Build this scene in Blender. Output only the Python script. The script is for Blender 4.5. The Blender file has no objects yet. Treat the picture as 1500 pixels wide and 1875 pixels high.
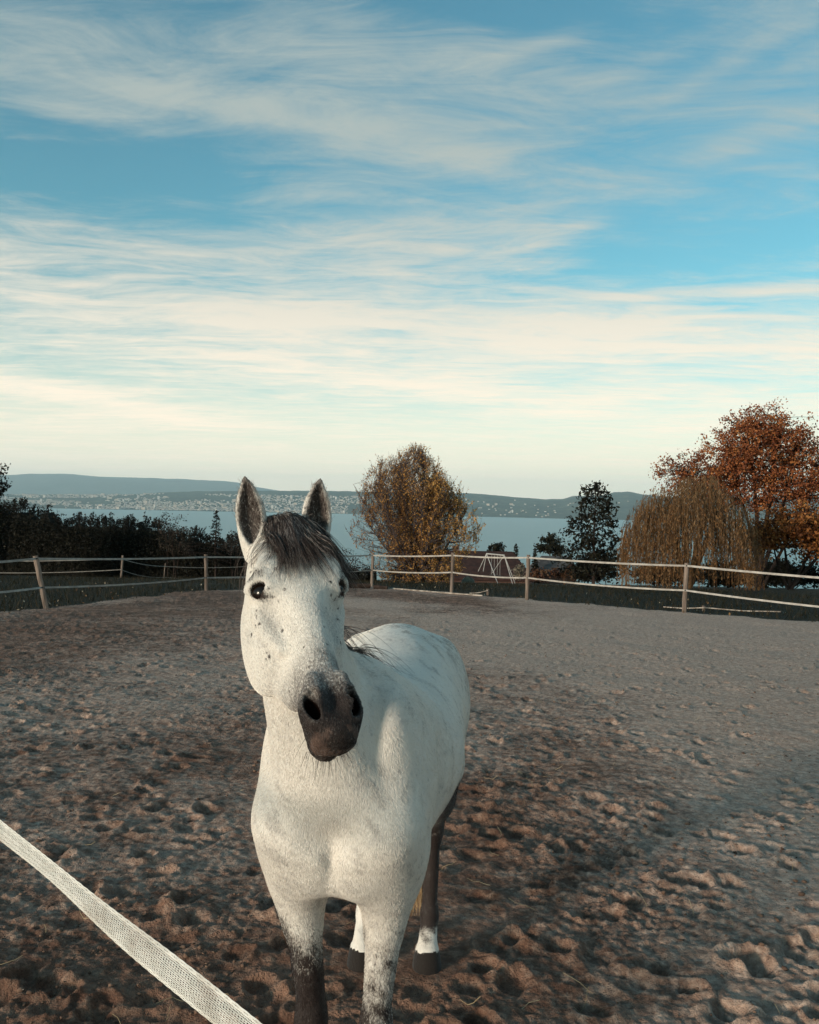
import bpy, bmesh, math, random
import numpy as np
from mathutils import Vector, Matrix
from mathutils.bvhtree import BVHTree

S = bpy.context.scene
COL = S.collection
R = math.radians

# ------------------------------------------------------------------ camera
CZ = 1.75
FPX = 1550.0                       # focal length in photo pixels (1500 x 1875)
cam_d = bpy.data.cameras.new('camera')
cam_d.sensor_fit = 'VERTICAL'
cam_d.sensor_height = 24.0
cam_d.lens = 24.0 * FPX / 1875.0
cam_d.clip_start = 0.05
cam_d.clip_end = 200000.0
cam = bpy.data.objects.new('camera', cam_d)
COL.objects.link(cam)
CAMROT = Matrix.Rotation(R(90 - 0.35), 4, 'X') @ Matrix.Rotation(R(1.1), 4, 'Z')
cam.matrix_world = Matrix.Translation((0, 0, CZ)) @ CAMROT
S.camera = cam

# ------------------------------------------------------------------ light
SUN_EL, SUN_AZ = 10.0, 46.0         # elevation; degrees to the left of straight behind the camera
to_sun = Vector((-math.sin(R(SUN_AZ)) * math.cos(R(SUN_EL)),
                 -math.cos(R(SUN_AZ)) * math.cos(R(SUN_EL)), math.sin(R(SUN_EL))))
sun_d = bpy.data.lights.new('sun', 'SUN')
sun_d.energy = 3.1
sun_d.angle = R(9.0)
sun_d.color = (1.0, 0.84, 0.67)
sun = bpy.data.objects.new('sun', sun_d)
COL.objects.link(sun)
sun.rotation_euler = to_sun.to_track_quat('Z', 'Y').to_euler()
sun.location = (-8, -8, 12)

W = bpy.data.worlds.new('World')
S.world = W
W.use_nodes = True

class NT:
    """small helper for building node trees"""
    def __init__(s, tree):
        s.t = tree
        tree.nodes.clear()
    def n(s, typ, ins=None, **kw):
        nd = s.t.nodes.new(typ)
        for k, v in kw.items():
            setattr(nd, k, v)
        for k, v in (ins or {}).items():
            s.set(nd, k, v)
        return nd
    def set(s, nd, k, v):
        sock = nd.inputs[k]
        if isinstance(v, tuple) and len(v) == 2 and hasattr(v[0], 'outputs'):
            s.t.links.new(v[0].outputs[v[1]], sock)
        elif hasattr(v, 'outputs'):
            s.t.links.new(v.outputs[0], sock)
        elif isinstance(v, bpy.types.NodeSocket):
            s.t.links.new(v, sock)
        else:
            sock.default_value = v
    def m(s, op, a, b=0.0, c=None, clamp=False):
        d = {0: a, 1: b}
        if c is not None:
            d[2] = c
        return s.n('ShaderNodeMath', d, operation=op, use_clamp=clamp)
    def vm(s, op, a, b=None):
        d = {0: a}
        if b is not None:
            d[1] = b
        return s.n('ShaderNodeVectorMath', d, operation=op)
    def ss(s, v, lo, hi, a=0.0, b=1.0):
        return s.n('ShaderNodeMapRange', {'Value': v, 'From Min': lo, 'From Max': hi, 'To Min': a, 'To Max': b},
                   interpolation_type='SMOOTHSTEP')
    def mix(s, f, a, b, blend='MIX'):
        nd = s.n('ShaderNodeMix', data_type='RGBA', blend_type=blend)
        s.set(nd, 0, f); s.set(nd, 6, a); s.set(nd, 7, b)
        return nd.outputs[2]
    def noise(s, vec, scale, detail=4, rough=0.55, dist=0.0):
        return s.n('ShaderNodeTexNoise', {'Vector': vec, 'Scale': scale, 'Detail': detail,
                                          'Roughness': rough, 'Distortion': dist})

def rgb(r, g, b):
    return (r, g, b, 1.0)

def build_world():
    t = NT(W.node_tree)
    sky = t.n('ShaderNodeTexSky', sky_type='NISHITA', sun_disc=False, sun_elevation=R(SUN_EL),
              altitude=400.0, air_density=1.0, dust_density=0.6, ozone_density=2.0)
    # direction to the sun as the sky texture counts it (from +Y, clockwise seen from above)
    sky.sun_rotation = math.atan2(to_sun.x, to_sun.y)
    tc = t.n('ShaderNodeTexCoord')
    d = t.vm('NORMALIZE', (tc, 'Generated'))
    xyz = t.n('ShaderNodeSeparateXYZ', {0: d})
    z = t.m('MAXIMUM', (xyz, 2), 0.004)
    zz = t.m('ADD', z, 0.035)
    u = t.m('DIVIDE', (xyz, 0), zz)
    v = t.m('DIVIDE', (xyz, 1), zz)
    uv = t.n('ShaderNodeCombineXYZ', {0: u, 1: v})
    # cirrus in a high flat layer: u, v are places in that layer
    w1 = t.noise(uv, 0.8, 3, 0.5)
    w1s = t.vm('MULTIPLY', t.vm('SUBTRACT', (w1, 'Color'), (0.5, 0.5, 0.5)), (0.35, 0.45, 0.0))
    uvw = t.vm('ADD', uv, w1s)
    def layer(rot, sx, sy, off, detail, rough, dist=0.0, src=None):
        mp = t.n('ShaderNodeMapping', {'Vector': src or uvw, 'Location': off, 'Rotation': (0, 0, R(rot)), 'Scale': (sx, sy, 1)})
        return t.noise(mp, 1.0, detail, rough, dist)
    big = layer(-13, 0.45, 0.9, (3.1, 0.62, 0), 4, 0.55, 0.3)
    fib = layer(-30, 1.7, 5.0, (7.7, 1.3, 0), 11, 0.72, 0.9)
    fib2 = layer(30, 1.9, 4.2, (1.7, 9.3, 0), 11, 0.72, 0.9)
    fm = t.m('ADD', t.m('MULTIPLY', (fib, 0), 0.55), t.m('MULTIPLY', (fib2, 0), 0.45))
    total = None
    for (cu, cv, rot, hl, hw, st) in CIRRUS:
        mp = t.n('ShaderNodeMapping', {'Vector': uvw, 'Location': (cu, cv, 0), 'Rotation': (0, 0, rot),
                                       'Scale': (hl, hw, 1)}, vector_type='TEXTURE')
        sq = t.vm('MULTIPLY', mp, mp)
        sp = t.n('ShaderNodeSeparateXYZ', {0: sq})
        ln = t.m('ADD', t.m('MULTIPLY', (sp, 0), (sp, 0)), (sp, 1))
        g = t.m('MULTIPLY', t.m('POWER', 2.71828, t.m('MULTIPLY', ln, -1.0)), st)
        total = g if total is None else t.m('ADD', total, g)
    lowf = t.ss(z, 0.40, 0.10, 0.0, 0.34)
    dens = t.m('ADD', t.m('MULTIPLY', t.m('SUBTRACT', (big, 0), 0.5), 1.2), t.m('MULTIPLY', t.m('SUBTRACT', fm, 0.5), 3.2))
    dens = t.m('ADD', t.m('ADD', dens, total), lowf)
    cov = t.ss(dens, -0.22, 1.10)
    cov = t.m('MULTIPLY', cov, 0.92)
    # the layer is seen edge on towards the horizon and closes up there
    veil = t.ss(z, 0.24, 0.015, 0.0, 0.80)
    cov = t.m('SUBTRACT', 1.0, t.m('MULTIPLY', t.m('SUBTRACT', 1.0, cov), t.m('SUBTRACT', 1.0, veil)))
    skyc = t.mix(1.0, (sky, 0), SKY_TINT, 'MULTIPLY')
    warm = t.ss(z, 0.03, 0.42)
    cc = t.mix(warm, CLOUD_LOW, CLOUD_HIGH)
    col = t.mix(cov, skyc, cc)
    bg = t.n('ShaderNodeBackground', {'Color': col, 'Strength': SKY_STRENGTH})
    t.n('ShaderNodeOutputWorld', {'Surface': bg})

SKY_STRENGTH = 0.13
SKY_TINT = rgb(0.56, 1.02, 0.88)
CLOUD_LOW = rgb(7.4, 6.1, 4.7)
CLOUD_HIGH = rgb(2.45, 2.75, 2.6)
def layer_uv(px, py):
    d = (CAMROT.to_3x3() @ Vector(((px - 750.0) / FPX, (937.5 - py) / FPX, -1.0))).normalized()
    zz = max(d.z, 0.004) + 0.035
    return Vector((d.x / zz, d.y / zz))
CIRRUS = []
for (x0, y0, x1, y1, hw, st) in [(-150, 90, 480, 215, 40, 0.55), (380, 205, 960, 310, 30, 0.50), (-200, 20, 800, 120, 80, 0.28), (600, 140, 1560, 225, 70, 0.36),
                                 (1255, 300, 1560, 190, 22, 0.40), (20, 195, 285, 236, 12, 0.35), (-100, 470, 500, 445, 55, 0.42), (-150, 520, 600, 600, 32, 0.50),
                                 (450, 590, 1200, 610, 48, 0.50), (900, 620, 1650, 650, 45, 0.50), (1105, 550, 1600, 528, 12, 0.45), (950, 455, 1100, 405, 14, 0.42),
                                 (970, 505, 1060, 482, 12, 0.35), (-150, 660, 390, 782, 20, 0.45), (250, 650, 900, 690, 26, 0.40), (620, 470, 950, 500, 40, 0.30),
                                 (880, 130, 1500, -20, 45, 0.15), (1080, 175, 1330, 40, 13, 0.28), (1190, 195, 1500, 15, 15, 0.30), (900, 150, 1110, 55, 11, 0.25), (1340, 180, 1560, 60, 16, 0.25), (600, 335, 1560, 300, 55, 0.28), (480, 410, 980, 430, 45, 0.30), (900, 380, 1200, 330, 25, 0.25), (700, 700, 1300, 770, 30, 0.25),
                                 (-100, 300, 420, 330, 50, -0.45), (1000, 470, 1600, 450, 42, -0.25), (700, 20, 1200, 30, 60, -0.45), (1080, 110, 1300, 60, 30, -0.25)]:
    a_, b_ = layer_uv(x0, y0), layer_uv(x1, y1)
    m_ = layer_uv((x0 + x1) / 2, (y0 + y1) / 2 + hw)
    c_ = (a_ + b_) / 2; e_ = b_ - a_
    nrm_ = Vector((-e_.y, e_.x)).normalized()
    CIRRUS.append((c_.x, c_.y, math.atan2(e_.y, e_.x), e_.length * 0.55, abs((m_ - layer_uv((x0 + x1) / 2, (y0 + y1) / 2)).dot(nrm_)) + 0.02, st))
build_world()

vs = S.view_settings
vs.view_transform = 'Standard'
vs.look = 'None'
vs.exposure = 0.55
vs.gamma = 1.0
vs.use_curve_mapping = False
S.render.engine = 'CYCLES'
cy = S.cycles
cy.use_denoising = True
cy.use_adaptive_sampling = True
cy.adaptive_threshold = 0.02
cy.max_bounces = 4
cy.diffuse_bounces = 2
cy.glossy_bounces = 2
cy.transmission_bounces = 4
cy.volume_bounces = 1
cy.transparent_max_bounces = 8

# ------------------------------------------------------------------ helpers
def ray(px, py):
    """viewing direction through a photo pixel, scaled to y = 1"""
    v = CAMROT.to_3x3() @ Vector(((px - 750.0) / FPX, (937.5 - py) / FPX, -1.0))
    return v / v.y
def at(px, py, Y):
    v = ray(px, py) * Y
    return Vector((v.x, v.y, v.z + CZ))

def link(o, parent=None):
    COL.objects.link(o)
    if parent is not None:
        o.parent = parent
    return o
def mesh_obj(name, verts, faces, mat=None, parent=None, smooth=False):
    me = bpy.data.meshes.new(name)
    if isinstance(verts, np.ndarray):
        verts = np.asarray(verts, dtype=np.float32)
        faces = np.asarray(faces, dtype=np.int32)
        nv, nf, k = len(verts), len(faces), faces.shape[1]
        me.vertices.add(nv); me.vertices.foreach_set('co', verts.ravel())
        me.loops.add(nf * k); me.loops.foreach_set('vertex_index', faces.ravel())
        me.polygons.add(nf)
        me.polygons.foreach_set('loop_start', np.arange(0, nf * k, k, dtype=np.int32))
        me.polygons.foreach_set('loop_total', np.full(nf, k, dtype=np.int32))
        me.update(calc_edges=True)
        me.validate()
    else:
        me.from_pydata([tuple(v) for v in verts], [], faces)
        me.update()
    if smooth:
        me.polygons.foreach_set('use_smooth', np.ones(len(me.polygons), dtype=bool))
    if mat is not None:
        me.materials.append(mat)
    o = bpy.data.objects.new(name, me)
    return link(o, parent)
def empty(name, loc=(0, 0, 0), rz=0.0):
    o = bpy.data.objects.new(name, None)
    o.location = loc
    o.rotation_euler = (0, 0, rz)
    o.empty_display_size = 0.2
    return link(o)
def tag(o, label=None, cat=None, group=None, kind=None):
    if label: o['label'] = label
    if cat: o['category'] = cat
    if group: o['group'] = group
    if kind: o['kind'] = kind
    return o
def attr(o, name, vals):
    a = o.data.attributes.new(name, 'FLOAT', 'POINT')
    a.data.foreach_set('value', np.asarray(vals, dtype=np.float32))

def hash2(ix, iy, seed):
    h = (ix.astype(np.int64) * 374761393 + iy.astype(np.int64) * 668265263 + seed * 974711) & 0xffffffff
    h = ((h ^ (h >> 13)) * 1274126177) & 0xffffffff
    h = (h ^ (h >> 16)) & 0xffffffff
    return h.astype(np.float64) / 4294967295.0
def vnoise(x, y, seed=0):
    """smooth value noise in 0..1"""
    ix, iy = np.floor(x), np.floor(y)
    fx, fy = x - ix, y - iy
    fx = fx * fx * fx * (fx * (fx * 6 - 15) + 10)
    fy = fy * fy * fy * (fy * (fy * 6 - 15) + 10)
    a = hash2(ix, iy, seed); b = hash2(ix + 1, iy, seed)
    c = hash2(ix, iy + 1, seed); d = hash2(ix + 1, iy + 1, seed)
    return (a * (1 - fx) + b * fx) * (1 - fy) + (c * (1 - fx) + d * fx) * fy
def fbm(x, y, oct=4, seed=0, gain=0.5):
    s = 0.0; a = 1.0; t = 0.0
    for i in range(oct):
        c, sn = math.cos(i * 1.1 + 0.4), math.sin(i * 1.1 + 0.4)
        s = s + a * vnoise((x * c - y * sn) * 2 ** i + 13.7 * i, (x * sn + y * c) * 2 ** i - 7.1 * i, seed + i)
        t += a; a *= gain
    return s / t
def sst(x, a, b):
    q = np.clip((x - a) / (b - a), 0, 1)
    return q * q * (3 - 2 * q)

class MB:
    """collects simple shapes into one mesh"""
    def __init__(s):
        s.v = []; s.f = []
    def add(s, vs_, fs_):
        b = len(s.v)
        s.v += [tuple(v) for v in vs_]
        s.f += [tuple(i + b for i in f) for f in fs_]
    def tube(s, pts, rad, n=6, cap=True):
        pts = [Vector(p) for p in pts]
        if not hasattr(rad, '__len__'):
            rad = [rad] * len(pts)
        rings = []
        ref = None
        for i, p in enumerate(pts):
            a = pts[max(0, i - 1)]; b = pts[min(len(pts) - 1, i + 1)]
            d = (b - a).normalized()
            if ref is None:
                ref = Vector((0, 0, 1)) if abs(d.z) < 0.9 else Vector((1, 0, 0))
            e1 = d.cross(ref).normalized()
            e2 = e1.cross(d).normalized()
            ref = e2
            rings.append([p + (e1 * math.cos(2 * math.pi * k / n) + e2 * math.sin(2 * math.pi * k / n)) * rad[i] for k in range(n)])
        vs_ = [v for r_ in rings for v in r_]
        fs_ = []
        for i in range(len(pts) - 1):
            for k in range(n):
                k2 = (k + 1) % n
                fs_.append((i * n + k, i * n + k2, (i + 1) * n + k2, (i + 1) * n + k))
        if cap:
            fs_.append(tuple(range(n - 1, -1, -1)))
            fs_.append(tuple((len(pts) - 1) * n + k for k in range(n)))
        s.add(vs_, fs_)
    def box(s, lo, hi):
        x0, y0, z0 = lo; x1, y1, z1 = hi
        s.add([(x0, y0, z0), (x1, y0, z0), (x1, y1, z0), (x0, y1, z0), (x0, y0, z1), (x1, y0, z1), (x1, y1, z1), (x0, y1, z1)],
              [(0, 3, 2, 1), (4, 5, 6, 7), (0, 1, 5, 4), (1, 2, 6, 5), (2, 3, 7, 6), (3, 0, 4, 7)])
    def build(s, name, mat, parent=None, smooth=False):
        return mesh_obj(name, s.v, s.f, mat, parent, smooth)

def strands_mesh(paths, radii, sides=3):
    """paths (N, K, 3), radii (N, K) -> thin tapering tubes as arrays of vertices and quads"""
    N, K, _ = paths.shape
    tan = np.gradient(paths, axis=1)
    tan /= np.linalg.norm(tan, axis=2, keepdims=True) + 1e-9
    ref = np.zeros_like(tan); ref[..., 0] = 0.31; ref[..., 1] = 0.87; ref[..., 2] = 0.39
    e1 = np.cross(tan, ref); e1 /= np.linalg.norm(e1, axis=2, keepdims=True) + 1e-9
    e2 = np.cross(tan, e1)
    V = np.zeros((N, K, sides, 3))
    for k in range(sides):
        a = 2 * math.pi * k / sides
        V[:, :, k] = paths + (e1 * math.cos(a) + e2 * math.sin(a)) * radii[..., None]
    idx = np.arange(N * K * sides).reshape(N, K, sides)
    F = []
    for k in range(sides):
        k2 = (k + 1) % sides
        F.append(np.stack([idx[:, :-1, k], idx[:, :-1, k2], idx[:, 1:, k2], idx[:, 1:, k]], -1).reshape(-1, 4))
    return V.reshape(-1, 3), np.concatenate(F)

# ------------------------------------------------------------------ materials
def material(name):
    m = bpy.data.materials.new(name)
    m.use_nodes = True
    t = NT(m.node_tree)
    return m, t
def finish(t, color, rough=0.8, bump=None, bump_d=0.01, spec=0.3, **kw):
    ins = {'Base Color': color, 'Roughness': rough, 'Specular IOR Level': spec}
    ins.update(kw)
    b = t.n('ShaderNodeBsdfPrincipled', ins)
    if bump is not None:
        bp = t.n('ShaderNodeBump', {'Height': bump, 'Distance': bump_d, 'Strength': 1.0})
        t.set(b, 'Normal', bp)
    t.n('ShaderNodeOutputMaterial', {'Surface': b})
    return b
def simple_mat(name, c1, c2, scale=8.0, rough=0.8, bump_d=0.004, spec=0.3, stretch=(1, 1, 1)):
    m, t = material(name)
    tc = t.n('ShaderNodeTexCoord')
    mp = t.n('ShaderNodeMapping', {'Vector': (tc, 'Object'), 'Scale': stretch})
    n = t.noise(mp, scale, 6, 0.6)
    col = t.mix(t.ss((n, 0), 0.35, 0.65), c1, c2)
    finish(t, col, rough, (n, 0), bump_d, spec)
    return m
def leaf_mat(name, cols, rough=0.65, trans=0.25):
    """leaf colour varies from leaf to leaf with a stored random value"""
    m, t = material(name)
    at_ = t.n('ShaderNodeAttribute', attribute_name='rnd')
    ramp = t.n('ShaderNodeValToRGB', {0: (at_, 'Fac')})
    cr = ramp.color_ramp
    cr.elements[0].position = 0.0; cr.elements[0].color = cols[0]
    cr.elements[1].position = 1.0; cr.elements[1].color = cols[-1]
    for i, c in enumerate(cols[1:-1]):
        e = cr.elements.new((i + 1) / (len(cols) - 1)); e.color = c
    b = t.n('ShaderNodeBsdfPrincipled', {'Base Color': (ramp, 0), 'Roughness': rough, 'Specular IOR Level': 0.2})
    tr = t.n('ShaderNodeBsdfTranslucent', {'Color': (ramp, 0)})
    mx = t.n('ShaderNodeMixShader', {0: trans, 1: b, 2: tr})
    t.n('ShaderNodeOutputMaterial', {'Surface': mx})
    return m
# ------------------------------------------------------------------ terrain
LAKE_Z = -100.0
POSTS = [  # px, base py, depth, lean top px, upper tape py, lower tape py   (photo pixels with the true distance)
    (-200, 1150, 14.5, -200, 1038, 1093), (85, 1118, 18.6, 65, 1023, 1076), (378, 1090, 26.0, 377, 1020, 1058),
    (681, 1077, 31.0, 683, 1017, 1044), (827, 1083, 27.3, 830, 1017, 1048), (965, 1093, 24.5, 968, 1021, 1058),
    (1253, 1116, 20.7, 1258, 1036, 1081), (1756, 1160, 17.0, 1760, 1076, 1134)]
def gz_np(x, y):
    """large form of the land: level by the horse, easing down to the fence, then falling to the lake"""
    z = -0.042 * np.maximum(0, y - 3.5)
    z = z - 0.045 * np.logaddexp(0.0, (y - 33.0) / 2.5) * 2.5
    z = z - 0.010 * np.maximum(0, y - 300.0)
    z = z + 0.25 * (fbm(x * 0.02 + 3, y * 0.02, 2, 21) - 0.5) * sst(y, 32, 60)
    return z
def gz(x, y):
    return float(gz_np(np.array([x], float), np.array([y], float))[0])
FENCE_XY = [(at(p[0], p[1], p[2]).x, p[2]) for p in POSTS]
ARENA = FENCE_XY + [(14.0, 8.0), (9.0, -9.0), (-9.0, -9.0), (-10.0, 5.0)]
def arena_sd(x, y):
    """signed distance to the paddock outline, negative inside"""
    d = np.full(x.shape, 1e9); ins = np.zeros(x.shape, dtype=bool)
    n = len(ARENA)
    for i in range(n):
        ax_, ay = ARENA[i]; bx, by = ARENA[(i + 1) % n]
        ex, ey = bx - ax_, by - ay
        h = np.clip(((x - ax_) * ex + (y - ay) * ey) / (ex * ex + ey * ey), 0, 1)
        d = np.minimum(d, np.hypot(x - ax_ - h * ex, y - ay - h * ey))
        c = ((ay > y) != (by > y)) & (x < ex * (y - ay) / (ey if ey else 1e-9) + ax_)
        ins ^= c
    return np.where(ins, -d, d)

def ground_material():
    m, t = material('paddock_sand_and_grass')
    tc = t.n('ShaderNodeTexCoord'); P = (tc, 'Object')
    A = lambda nm: (t.n('ShaderNodeAttribute', attribute_name=nm), 'Fac')
    n0 = t.noise(P, 0.55, 5, 0.6, 0.4)
    n1 = t.noise(P, 3.2, 6, 0.65, 0.3)
    n2 = t.noise(P, 17.0, 6, 0.7)
    n3 = t.noise(P, 75.0, 4, 0.7)
    br = t.mix(t.ss((n1, 0), 0.36, 0.66), rgb(0.118, 0.062, 0.043), rgb(0.252, 0.146, 0.104))
    br = t.mix(t.m('MULTIPLY', t.ss((n2, 0), 0.42, 0.70), 0.7), br, rgb(0.310, 0.205, 0.150))
    br = t.mix(t.m('MULTIPLY', t.ss((n3, 0), 0.56, 0.72), 0.55), br, rgb(0.038, 0.022, 0.016))
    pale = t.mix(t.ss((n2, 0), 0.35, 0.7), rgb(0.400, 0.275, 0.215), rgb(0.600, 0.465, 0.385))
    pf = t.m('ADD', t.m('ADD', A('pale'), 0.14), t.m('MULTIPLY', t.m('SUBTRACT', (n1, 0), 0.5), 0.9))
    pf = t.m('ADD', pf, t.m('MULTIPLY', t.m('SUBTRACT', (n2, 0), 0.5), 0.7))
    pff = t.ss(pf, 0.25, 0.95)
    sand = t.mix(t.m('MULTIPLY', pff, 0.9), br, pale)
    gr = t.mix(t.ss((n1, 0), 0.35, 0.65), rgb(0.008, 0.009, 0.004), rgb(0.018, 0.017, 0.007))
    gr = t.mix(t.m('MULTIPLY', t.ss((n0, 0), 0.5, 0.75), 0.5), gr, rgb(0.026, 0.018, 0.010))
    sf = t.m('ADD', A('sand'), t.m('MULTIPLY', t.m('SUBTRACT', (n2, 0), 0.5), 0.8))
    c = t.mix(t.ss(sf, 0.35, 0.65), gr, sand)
    hgt = t.m('ADD', t.m('MULTIPLY', (n2, 0), 0.9), t.m('ADD', t.m('MULTIPLY', (n3, 0), 0.40), t.m('MULTIPLY', (t.noise(P, 260.0, 3, 0.7), 0), 0.10)))
    wv = t.vm('ADD', P, t.vm('MULTIPLY', (t.noise(P, 30.0, 3, 0.6), 'Color'), (0.035, 0.035, 0.035)))
    v1 = t.n('ShaderNodeTexVoronoi', {'Vector': wv, 'Scale': 42.0, 'Randomness': 1.0})
    v2 = t.n('ShaderNodeTexVoronoi', {'Vector': wv, 'Scale': 115.0, 'Randomness': 1.0})
    cm = t.m('MULTIPLY', t.ss((n1, 0), 0.40, 0.62), t.m('SUBTRACT', 1.0, t.m('MULTIPLY', pff, 0.7)))
    vh = t.m('ADD', t.m('MULTIPLY', (v1, 'Distance'), -0.42), t.m('MULTIPLY', (v2, 'Distance'), -0.20))
    hgt = t.m('ADD', hgt, t.m('MULTIPLY', vh, cm))
    vc = t.n('ShaderNodeSeparateColor', {0: (v1, 'Color')})
    c = t.mix(t.m('MULTIPLY', A('sand'), 0.8), c, t.mix(1.0, c, t.n('ShaderNodeCombineColor', {0: t.ss((vc, 0), 0.0, 1.0, 0.78, 1.2), 1: t.ss((vc, 0), 0.0, 1.0, 0.78, 1.17), 2: t.ss((vc, 0), 0.0, 1.0, 0.78, 1.13)}), 'MULTIPLY'))
    finish(t, c, t.ss(pff, 0.0, 1.0, 0.9, 0.8), hgt, 0.030, 0.18)
    return m

def build_ground():
    rng = np.random.default_rng(11)
    p = 0.62
    NF = 720
    fy = np.linspace(2.25 ** -p, 42.0 ** -p, NF) ** (-1 / p)
    back = np.array([-400, -120, -60, -30, -15, -8, -4, -2, -0.5, 0.6, 1.3, 1.8])
    far = np.geomspace(43.0, 1900.0, 46)
    ys = np.concatenate([back, fy, far])
    NC = 640
    c = np.linspace(-1, 1, NC)
    w = 0.52 * np.maximum(ys, 2.0) + 0.9
    out = np.geomspace(0.06, 1.0, 14)
    X = np.zeros((len(ys), NC + 28))
    X[:, 14:14 + NC] = c[None, :] * w[:, None]
    wide = np.maximum(3000.0, w * 3)
    for k in range(14):
        e = w + (wide - w) * out[k] ** 3
        X[:, 14 + NC + k] = e
        X[:, 13 - k] = -e
    Y = np.repeat(ys[:, None], X.shape[1], 1)
    x, y = X.ravel(), Y.ravel()
    z = gz_np(x, y)
    sd = arena_sd(x, y)
    edge = sd + (fbm(x * 0.9, y * 0.9, 4, 5) - 0.5) * 1.3
    sand = sst(edge, 0.55, -0.15)
    # pale, packed stretches: broad patches, more of them to the right and further out
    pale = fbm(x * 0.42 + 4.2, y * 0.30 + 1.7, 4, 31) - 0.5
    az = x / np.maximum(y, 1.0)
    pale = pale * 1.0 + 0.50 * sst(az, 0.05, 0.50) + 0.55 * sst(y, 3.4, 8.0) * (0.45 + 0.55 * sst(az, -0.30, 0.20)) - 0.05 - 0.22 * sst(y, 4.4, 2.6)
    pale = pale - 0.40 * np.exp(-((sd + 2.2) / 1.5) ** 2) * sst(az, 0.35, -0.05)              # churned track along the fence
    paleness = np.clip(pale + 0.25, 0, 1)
    rough = (1.0 - 0.78 * sst(paleness, 0.25, 0.75)) * sand
    near = sst(y, 60, 25)
    h = 0.050 * (fbm(x * 1.1, y * 1.1, 3, 41) - 0.5)
    b1 = np.abs(fbm(x * 6.0, y * 6.0, 3, 51) - 0.5) * 2
    b2 = np.abs(vnoise(x * 17.0 + 3.3, y * 17.0, 61) - 0.5) * 2
    b3 = fbm(x * 34.0, y * 34.0, 2, 71) - 0.5
    clod = vnoise(x * 9.5, y * 9.5, 81); clod = sst(clod, 0.55, 0.95)
    b4 = fbm(x * 2.6 + 1.5, y * 2.6, 3, 101) - 0.5
    crumb = np.maximum(0, vnoise(x * 31.0 + 2, y * 31.0, 131) - 0.45) * 1.8 * sst(vnoise(x * 2.3, y * 2.3 + 4, 141), 0.35, 0.7) + np.maximum(0, 0.30 - np.abs(vnoise(x * 13.0, y * 13.0, 151) - 0.5)) * -0.9
    amp = 0.35 + 1.1 * vnoise(x * 0.8 + 7, y * 0.8, 111)
    h = h + 0.70 * rough * amp * (0.024 * (b1 - 0.35) + 0.012 * (0.5 - b2) + 0.022 * b3 + 0.016 * crumb + 0.012 * (vnoise(x * 73.0, y * 73.0, 121) - 0.5) + 0.016 * clod + 0.035 * b4)
    h = h + (1 - rough) * sand * 0.010 * b3
    z = z + h * near
    Z = z.reshape(X.shape)
    # hoof prints
    npr = 1100
    pd = 2.4 + 15.0 * rng.random(npr) ** 1.3
    pc = rng.uniform(-1, 1, npr)
    keep_off = [(HO[0] + q[0], HO[1] + q[1]) for q in ((0, 0), (0.1, 1.0))]
    r0, rows = 12, fy
    for i in range(npr):
        qy = pd[i]; qx = pc[i] * (0.52 * qy + 0.9)
        a = rng.uniform(0, 2 * math.pi); ra = rng.uniform(0.055, 0.08); D = rng.uniform(0.016, 0.05)
        i0, i1 = np.searchsorted(rows, [qy - 0.17, qy + 0.17])
        if i1 <= i0:
            continue
        wmin = 0.52 * qy + 0.9
        j0 = int(max(0, ((qx - 0.19) / wmin * 0.5 + 0.5) * (NC - 1) - 3)); j1 = int(min(NC, ((qx + 0.19) / wmin * 0.5 + 0.5) * (NC - 1) + 4))
        if j1 <= j0:
            continue
        xs_ = X[r0 + i0:r0 + i1, 14 + j0:14 + j1]; ys_ = Y[r0 + i0:r0 + i1, 14 + j0:14 + j1]
        dx, dy = xs_ - qx, ys_ - qy
        u = (dx * math.cos(a) + dy * math.sin(a)) / ra; v = (-dx * math.sin(a) + dy * math.cos(a)) / (ra * 0.85)
        wob = 1 + 0.35 * (vnoise(xs_ * 22, ys_ * 22, 91) - 0.5)
        r = np.sqrt(u * u + v * v) / wob
        dep = -D * sst(r, 1.0, 0.55) * (0.75 + 0.35 * np.clip(u, -1, 1))
        rim = 0.5 * D * np.exp(-((r - 1.25) / 0.28) ** 2) * (0.5 - 0.6 * np.clip(u / np.maximum(r, 0.2), -1, 1))
        Z[r0 + i0:r0 + i1, 14 + j0:14 + j1] += (dep + rim)
    # level the sand where the hooves stand
    for (s_, t_) in ((0.100, 0.090), (0.105, -0.078), (-1.03, 0.116), (-1.01, -0.132)):
        q = B0(s_, t_)
        dd = np.hypot(X - q[0], Y - q[1])
        Z[:] = np.where(dd < 0.3, Z * sst(dd, 0.07, 0.16) + 0.002 * (1 - sst(dd, 0.07, 0.16)), Z)
    nr, nc = X.shape
    V = np.stack([X.ravel(), Y.ravel(), Z.ravel()], 1)
    idx = np.arange(nr * nc).reshape(nr, nc)
    F = np.stack([idx[:-1, :-1], idx[:-1, 1:], idx[1:, 1:], idx[1:, :-1]], -1).reshape(-1, 4)
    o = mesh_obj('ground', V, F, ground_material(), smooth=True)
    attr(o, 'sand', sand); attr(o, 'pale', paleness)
    tag(o, 'churned brown paddock sand with hoof prints running out to dark grass', kind='structure')
    # height lookup near the camera for things lying on the sand
    def hgt(px, py):
        i = int(np.clip(np.searchsorted(ys, py), 1, nr - 1)); row = X[i]
        j = int(np.clip(np.searchsorted(row, px), 1, nc - 1))
        return float(Z[i, j])
    return hgt
def B0(s_, t_):
    f = np.array([-0.123, -0.99]); f /= np.linalg.norm(f)
    l = np.array([-f[1], f[0]])
    return np.array([-0.143, 2.20]) + f * s_ + l * t_
HO = np.array([-0.143, 2.20, 0.0])
GH = build_ground()

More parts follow.
